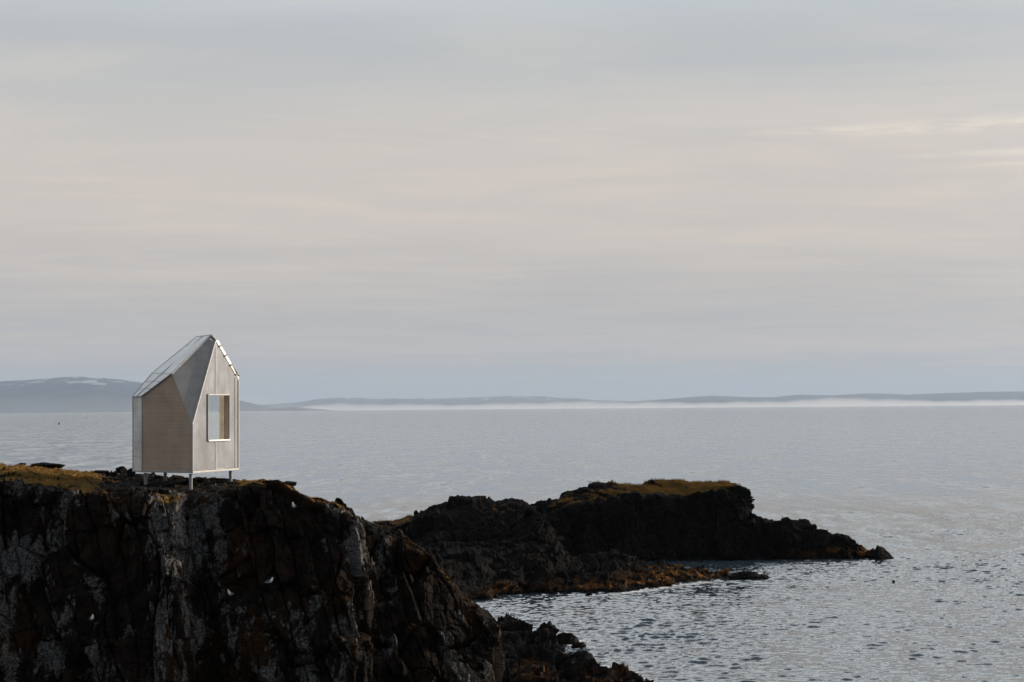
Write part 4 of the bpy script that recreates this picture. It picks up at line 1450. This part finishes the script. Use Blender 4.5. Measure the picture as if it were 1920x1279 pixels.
def perched_gull(loc, yaw, label, s=1.0):
    root = empty('gull', loc)
    root.rotation_euler = (0, 0, yaw)
    root.scale = (s, s, s)
    tag(root, label, 'gull', 'gulls perched on the cliff face')
    # spine from tail tip (-x) to the head (+x), in metres above the feet
    sp = [(-0.24, 0.055, 0.006, 0.004), (-0.17, 0.075, 0.026, 0.014), (-0.10, 0.10, 0.052, 0.042), (-0.02, 0.125, 0.070, 0.064), (0.05, 0.145, 0.070, 0.068),
          (0.095, 0.18, 0.052, 0.056), (0.115, 0.215, 0.036, 0.040), (0.125, 0.245, 0.034, 0.036), (0.135, 0.268, 0.036, 0.033), (0.148, 0.285, 0.030, 0.022), (0.158, 0.292, 0.012, 0.008)]
    rings = []
    for i, (x, z, ry, rz) in enumerate(sp):
        a = sp[max(0, i - 1)]
        b = sp[min(len(sp) - 1, i + 1)]
        d = Vector((b[0] - a[0], 0, b[1] - a[1])).normalized()
        nrm = Vector((-d.z, 0, d.x))
        rings.append((Vector((x, 0, z)), Vector((0, ry, 0)), nrm * rz))
    Vv, Ff = ring_loft(rings, 12)
    def colour(c):
        if c.x < -0.19 and c.z > 0.05: return 2
        if c.x < 0.06 and c.z > 0.118 - 0.25 * max(0, -c.x - 0.02) and c.z < 0.2: return 1
        return 0
    bodym = mesh_from('body', [(Vv, Ff, colour)], [MAT['feather'], MAT['wing'], MAT['black']])
    def child(name, me):
        o = bpy.data.objects.new(name, me)
        COL.objects.link(o)
        o.parent = root
        return o
    b_ = child('body', bodym)
    md = b_.modifiers.new('smooth', 'SUBSURF')
    md.levels = md.render_levels = 1
    bk = ring_loft([(Vector((0.158, 0, 0.287)), Vector((0, 0.009, 0)), Vector((0, 0, 0.009))), (Vector((0.18, 0, 0.284)), Vector((0, 0.007, 0)), Vector((0, 0, 0.008))), (Vector((0.20, 0, 0.277)), Vector((0, 0.002, 0)), Vector((0, 0, 0.002)))], 8)
    child('beak', mesh_from('beak', [(*bk, 0)], [MAT['bill']]))
    for sd_ in (-1, 1):
        lg = ring_loft([(Vector((0.015, sd_ * 0.03, 0.085)), Vector((0.008, 0, 0)), Vector((0, 0.008, 0))), (Vector((0.02, sd_ * 0.03, 0.012)), Vector((0.006, 0, 0)), Vector((0, 0.006, 0))),
                        (Vector((0.035, sd_ * 0.03, 0.004)), Vector((0.022, 0, 0)), Vector((0, 0.018, 0))), (Vector((0.04, sd_ * 0.03, 0.0)), Vector((0.026, 0, 0)), Vector((0, 0.02, 0)))], 8)
        child('leg', mesh_from('leg', [(*lg, 0)], [MAT['black']]))
        ey = ring_loft([(Vector((0.142, sd_ * 0.026, 0.278)), Vector((0.005, 0, 0)), Vector((0, 0, 0.005))), (Vector((0.142, sd_ * 0.036, 0.278)), Vector((0.004, 0, 0)), Vector((0, 0, 0.004)))], 6)
        child('eye', mesh_from('eye', [(*ey, 0)], [MAT['black']]))
        wg = ring_loft([(Vector((0.07, sd_ * 0.066, 0.165)), Vector((0.012, 0, 0)), Vector((0, 0.004, 0.014))), (Vector((0.02, sd_ * 0.077, 0.145)), Vector((0.018, 0, 0.01)), Vector((0, 0.010, 0.042))),
                        (Vector((-0.08, sd_ * 0.068, 0.118)), Vector((0.018, 0, 0.01)), Vector((0, 0.010, 0.038))), (Vector((-0.18, sd_ * 0.034, 0.088)), Vector((0.014, 0, 0.006)), Vector((0, 0.006, 0.018))), (Vector((-0.275, sd_ * 0.01, 0.066)), Vector((0.004, 0, 0)), Vector((0, 0.003, 0.004)))], 8)
        child('wing', mesh_from('wing', [(*wg, lambda c: 2 if c.x < -0.2 else 1)], [MAT['feather'], MAT['wing'], MAT['black']]))
    return root


gl = ['white gull perched lowest on the cliff, back hunched against a dark hollow', 'white gull sitting upright on a ledge in the middle of the cliff face',
      'grey winged gull on a ledge up and right of the upright one', 'small gull high on the cliff just below the turf hump']
yaws = [R(-60), R(-115), R(-20), R(-100)]
for p, yw, lb in zip(perches, yaws, gl):
    # settle on the ledge
    h = bvhH.ray_cast(p + Vector((0, 0, 0.5)), Vector((0, 0, -1)))
    if h[0] is not None and abs(h[0].z - p.z) < 0.35:
        p = Vector((p.x, p.y, h[0].z))
    perched_gull(p, yw, lb, 0.88)


def flying_gull(loc, label):
    root = empty('gull', loc)
    tag(root, label, 'gull')
    root.rotation_euler = (R(6), R(-14), R(20))
    sp = [(-0.26, 0.0, 0.05, 0.004), (-0.18, 0.0, 0.035, 0.016), (-0.06, 0.0, 0.060, 0.055), (0.06, 0.005, 0.062, 0.060), (0.15, 0.015, 0.042, 0.042), (0.20, 0.02, 0.034, 0.035), (0.235, 0.018, 0.018, 0.02), (0.275, 0.012, 0.003, 0.004)]
    rings = [(Vector((x, 0, z)), Vector((0, ry, 0)), Vector((0, 0, rz))) for x, z, ry, rz in sp]
    body = ring_loft(rings, 12)
    parts = [(*body, 0)]
    for sd_ in (-1, 1):
        wr = []
        for (y, x, z, ch) in ((0.0, 0.03, 0.02, 0.085), (0.14, 0.05, 0.10, 0.085), (0.28, 0.07, 0.15, 0.072), (0.42, 0.03, 0.11, 0.055), (0.52, -0.03, 0.04, 0.034), (0.60, -0.09, -0.05, 0.006)):
            wr.append((Vector((x, sd_ * y, z)), Vector((ch, 0, 0)), Vector((0, 0, 0.008))))
        w_ = ring_loft(wr, 10)
        parts.append((*w_, lambda c: 2 if abs(c.y) > 0.48 else 1))
    o = bpy.data.objects.new('body', mesh_from('body', parts, [MAT['feather'], MAT['wing'], MAT['black']]))
    COL.objects.link(o)
    o.parent = root
    bk = ring_loft([(Vector((0.262, 0, 0.014)), Vector((0, 0.007, 0)), Vector((0, 0, 0.008))), (Vector((0.31, 0, 0.004)), Vector((0, 0.002, 0)), Vector((0, 0, 0.002)))], 8)
    b2 = bpy.data.objects.new('beak', mesh_from('beak', [(*bk, 0)], [MAT['bill']]))
    COL.objects.link(b2)
    b2.parent = root


flying_gull(at(111, 795, 210), 'gull flying low over open water left of the hut')

# ------------------------------------------------------------------ render settings
scene.view_settings.view_transform = 'Standard'
scene.view_settings.look = 'None'
scene.view_settings.exposure = 0.0
scene.view_settings.gamma = 1.0
scene.view_settings.use_curve_mapping = False
scene.cycles.use_denoising = True
scene.cycles.max_bounces = 8
scene.cycles.diffuse_bounces = 3
scene.cycles.glossy_bounces = 3
scene.cycles.volume_bounces = 8
scene.cycles.transparent_max_bounces = 16
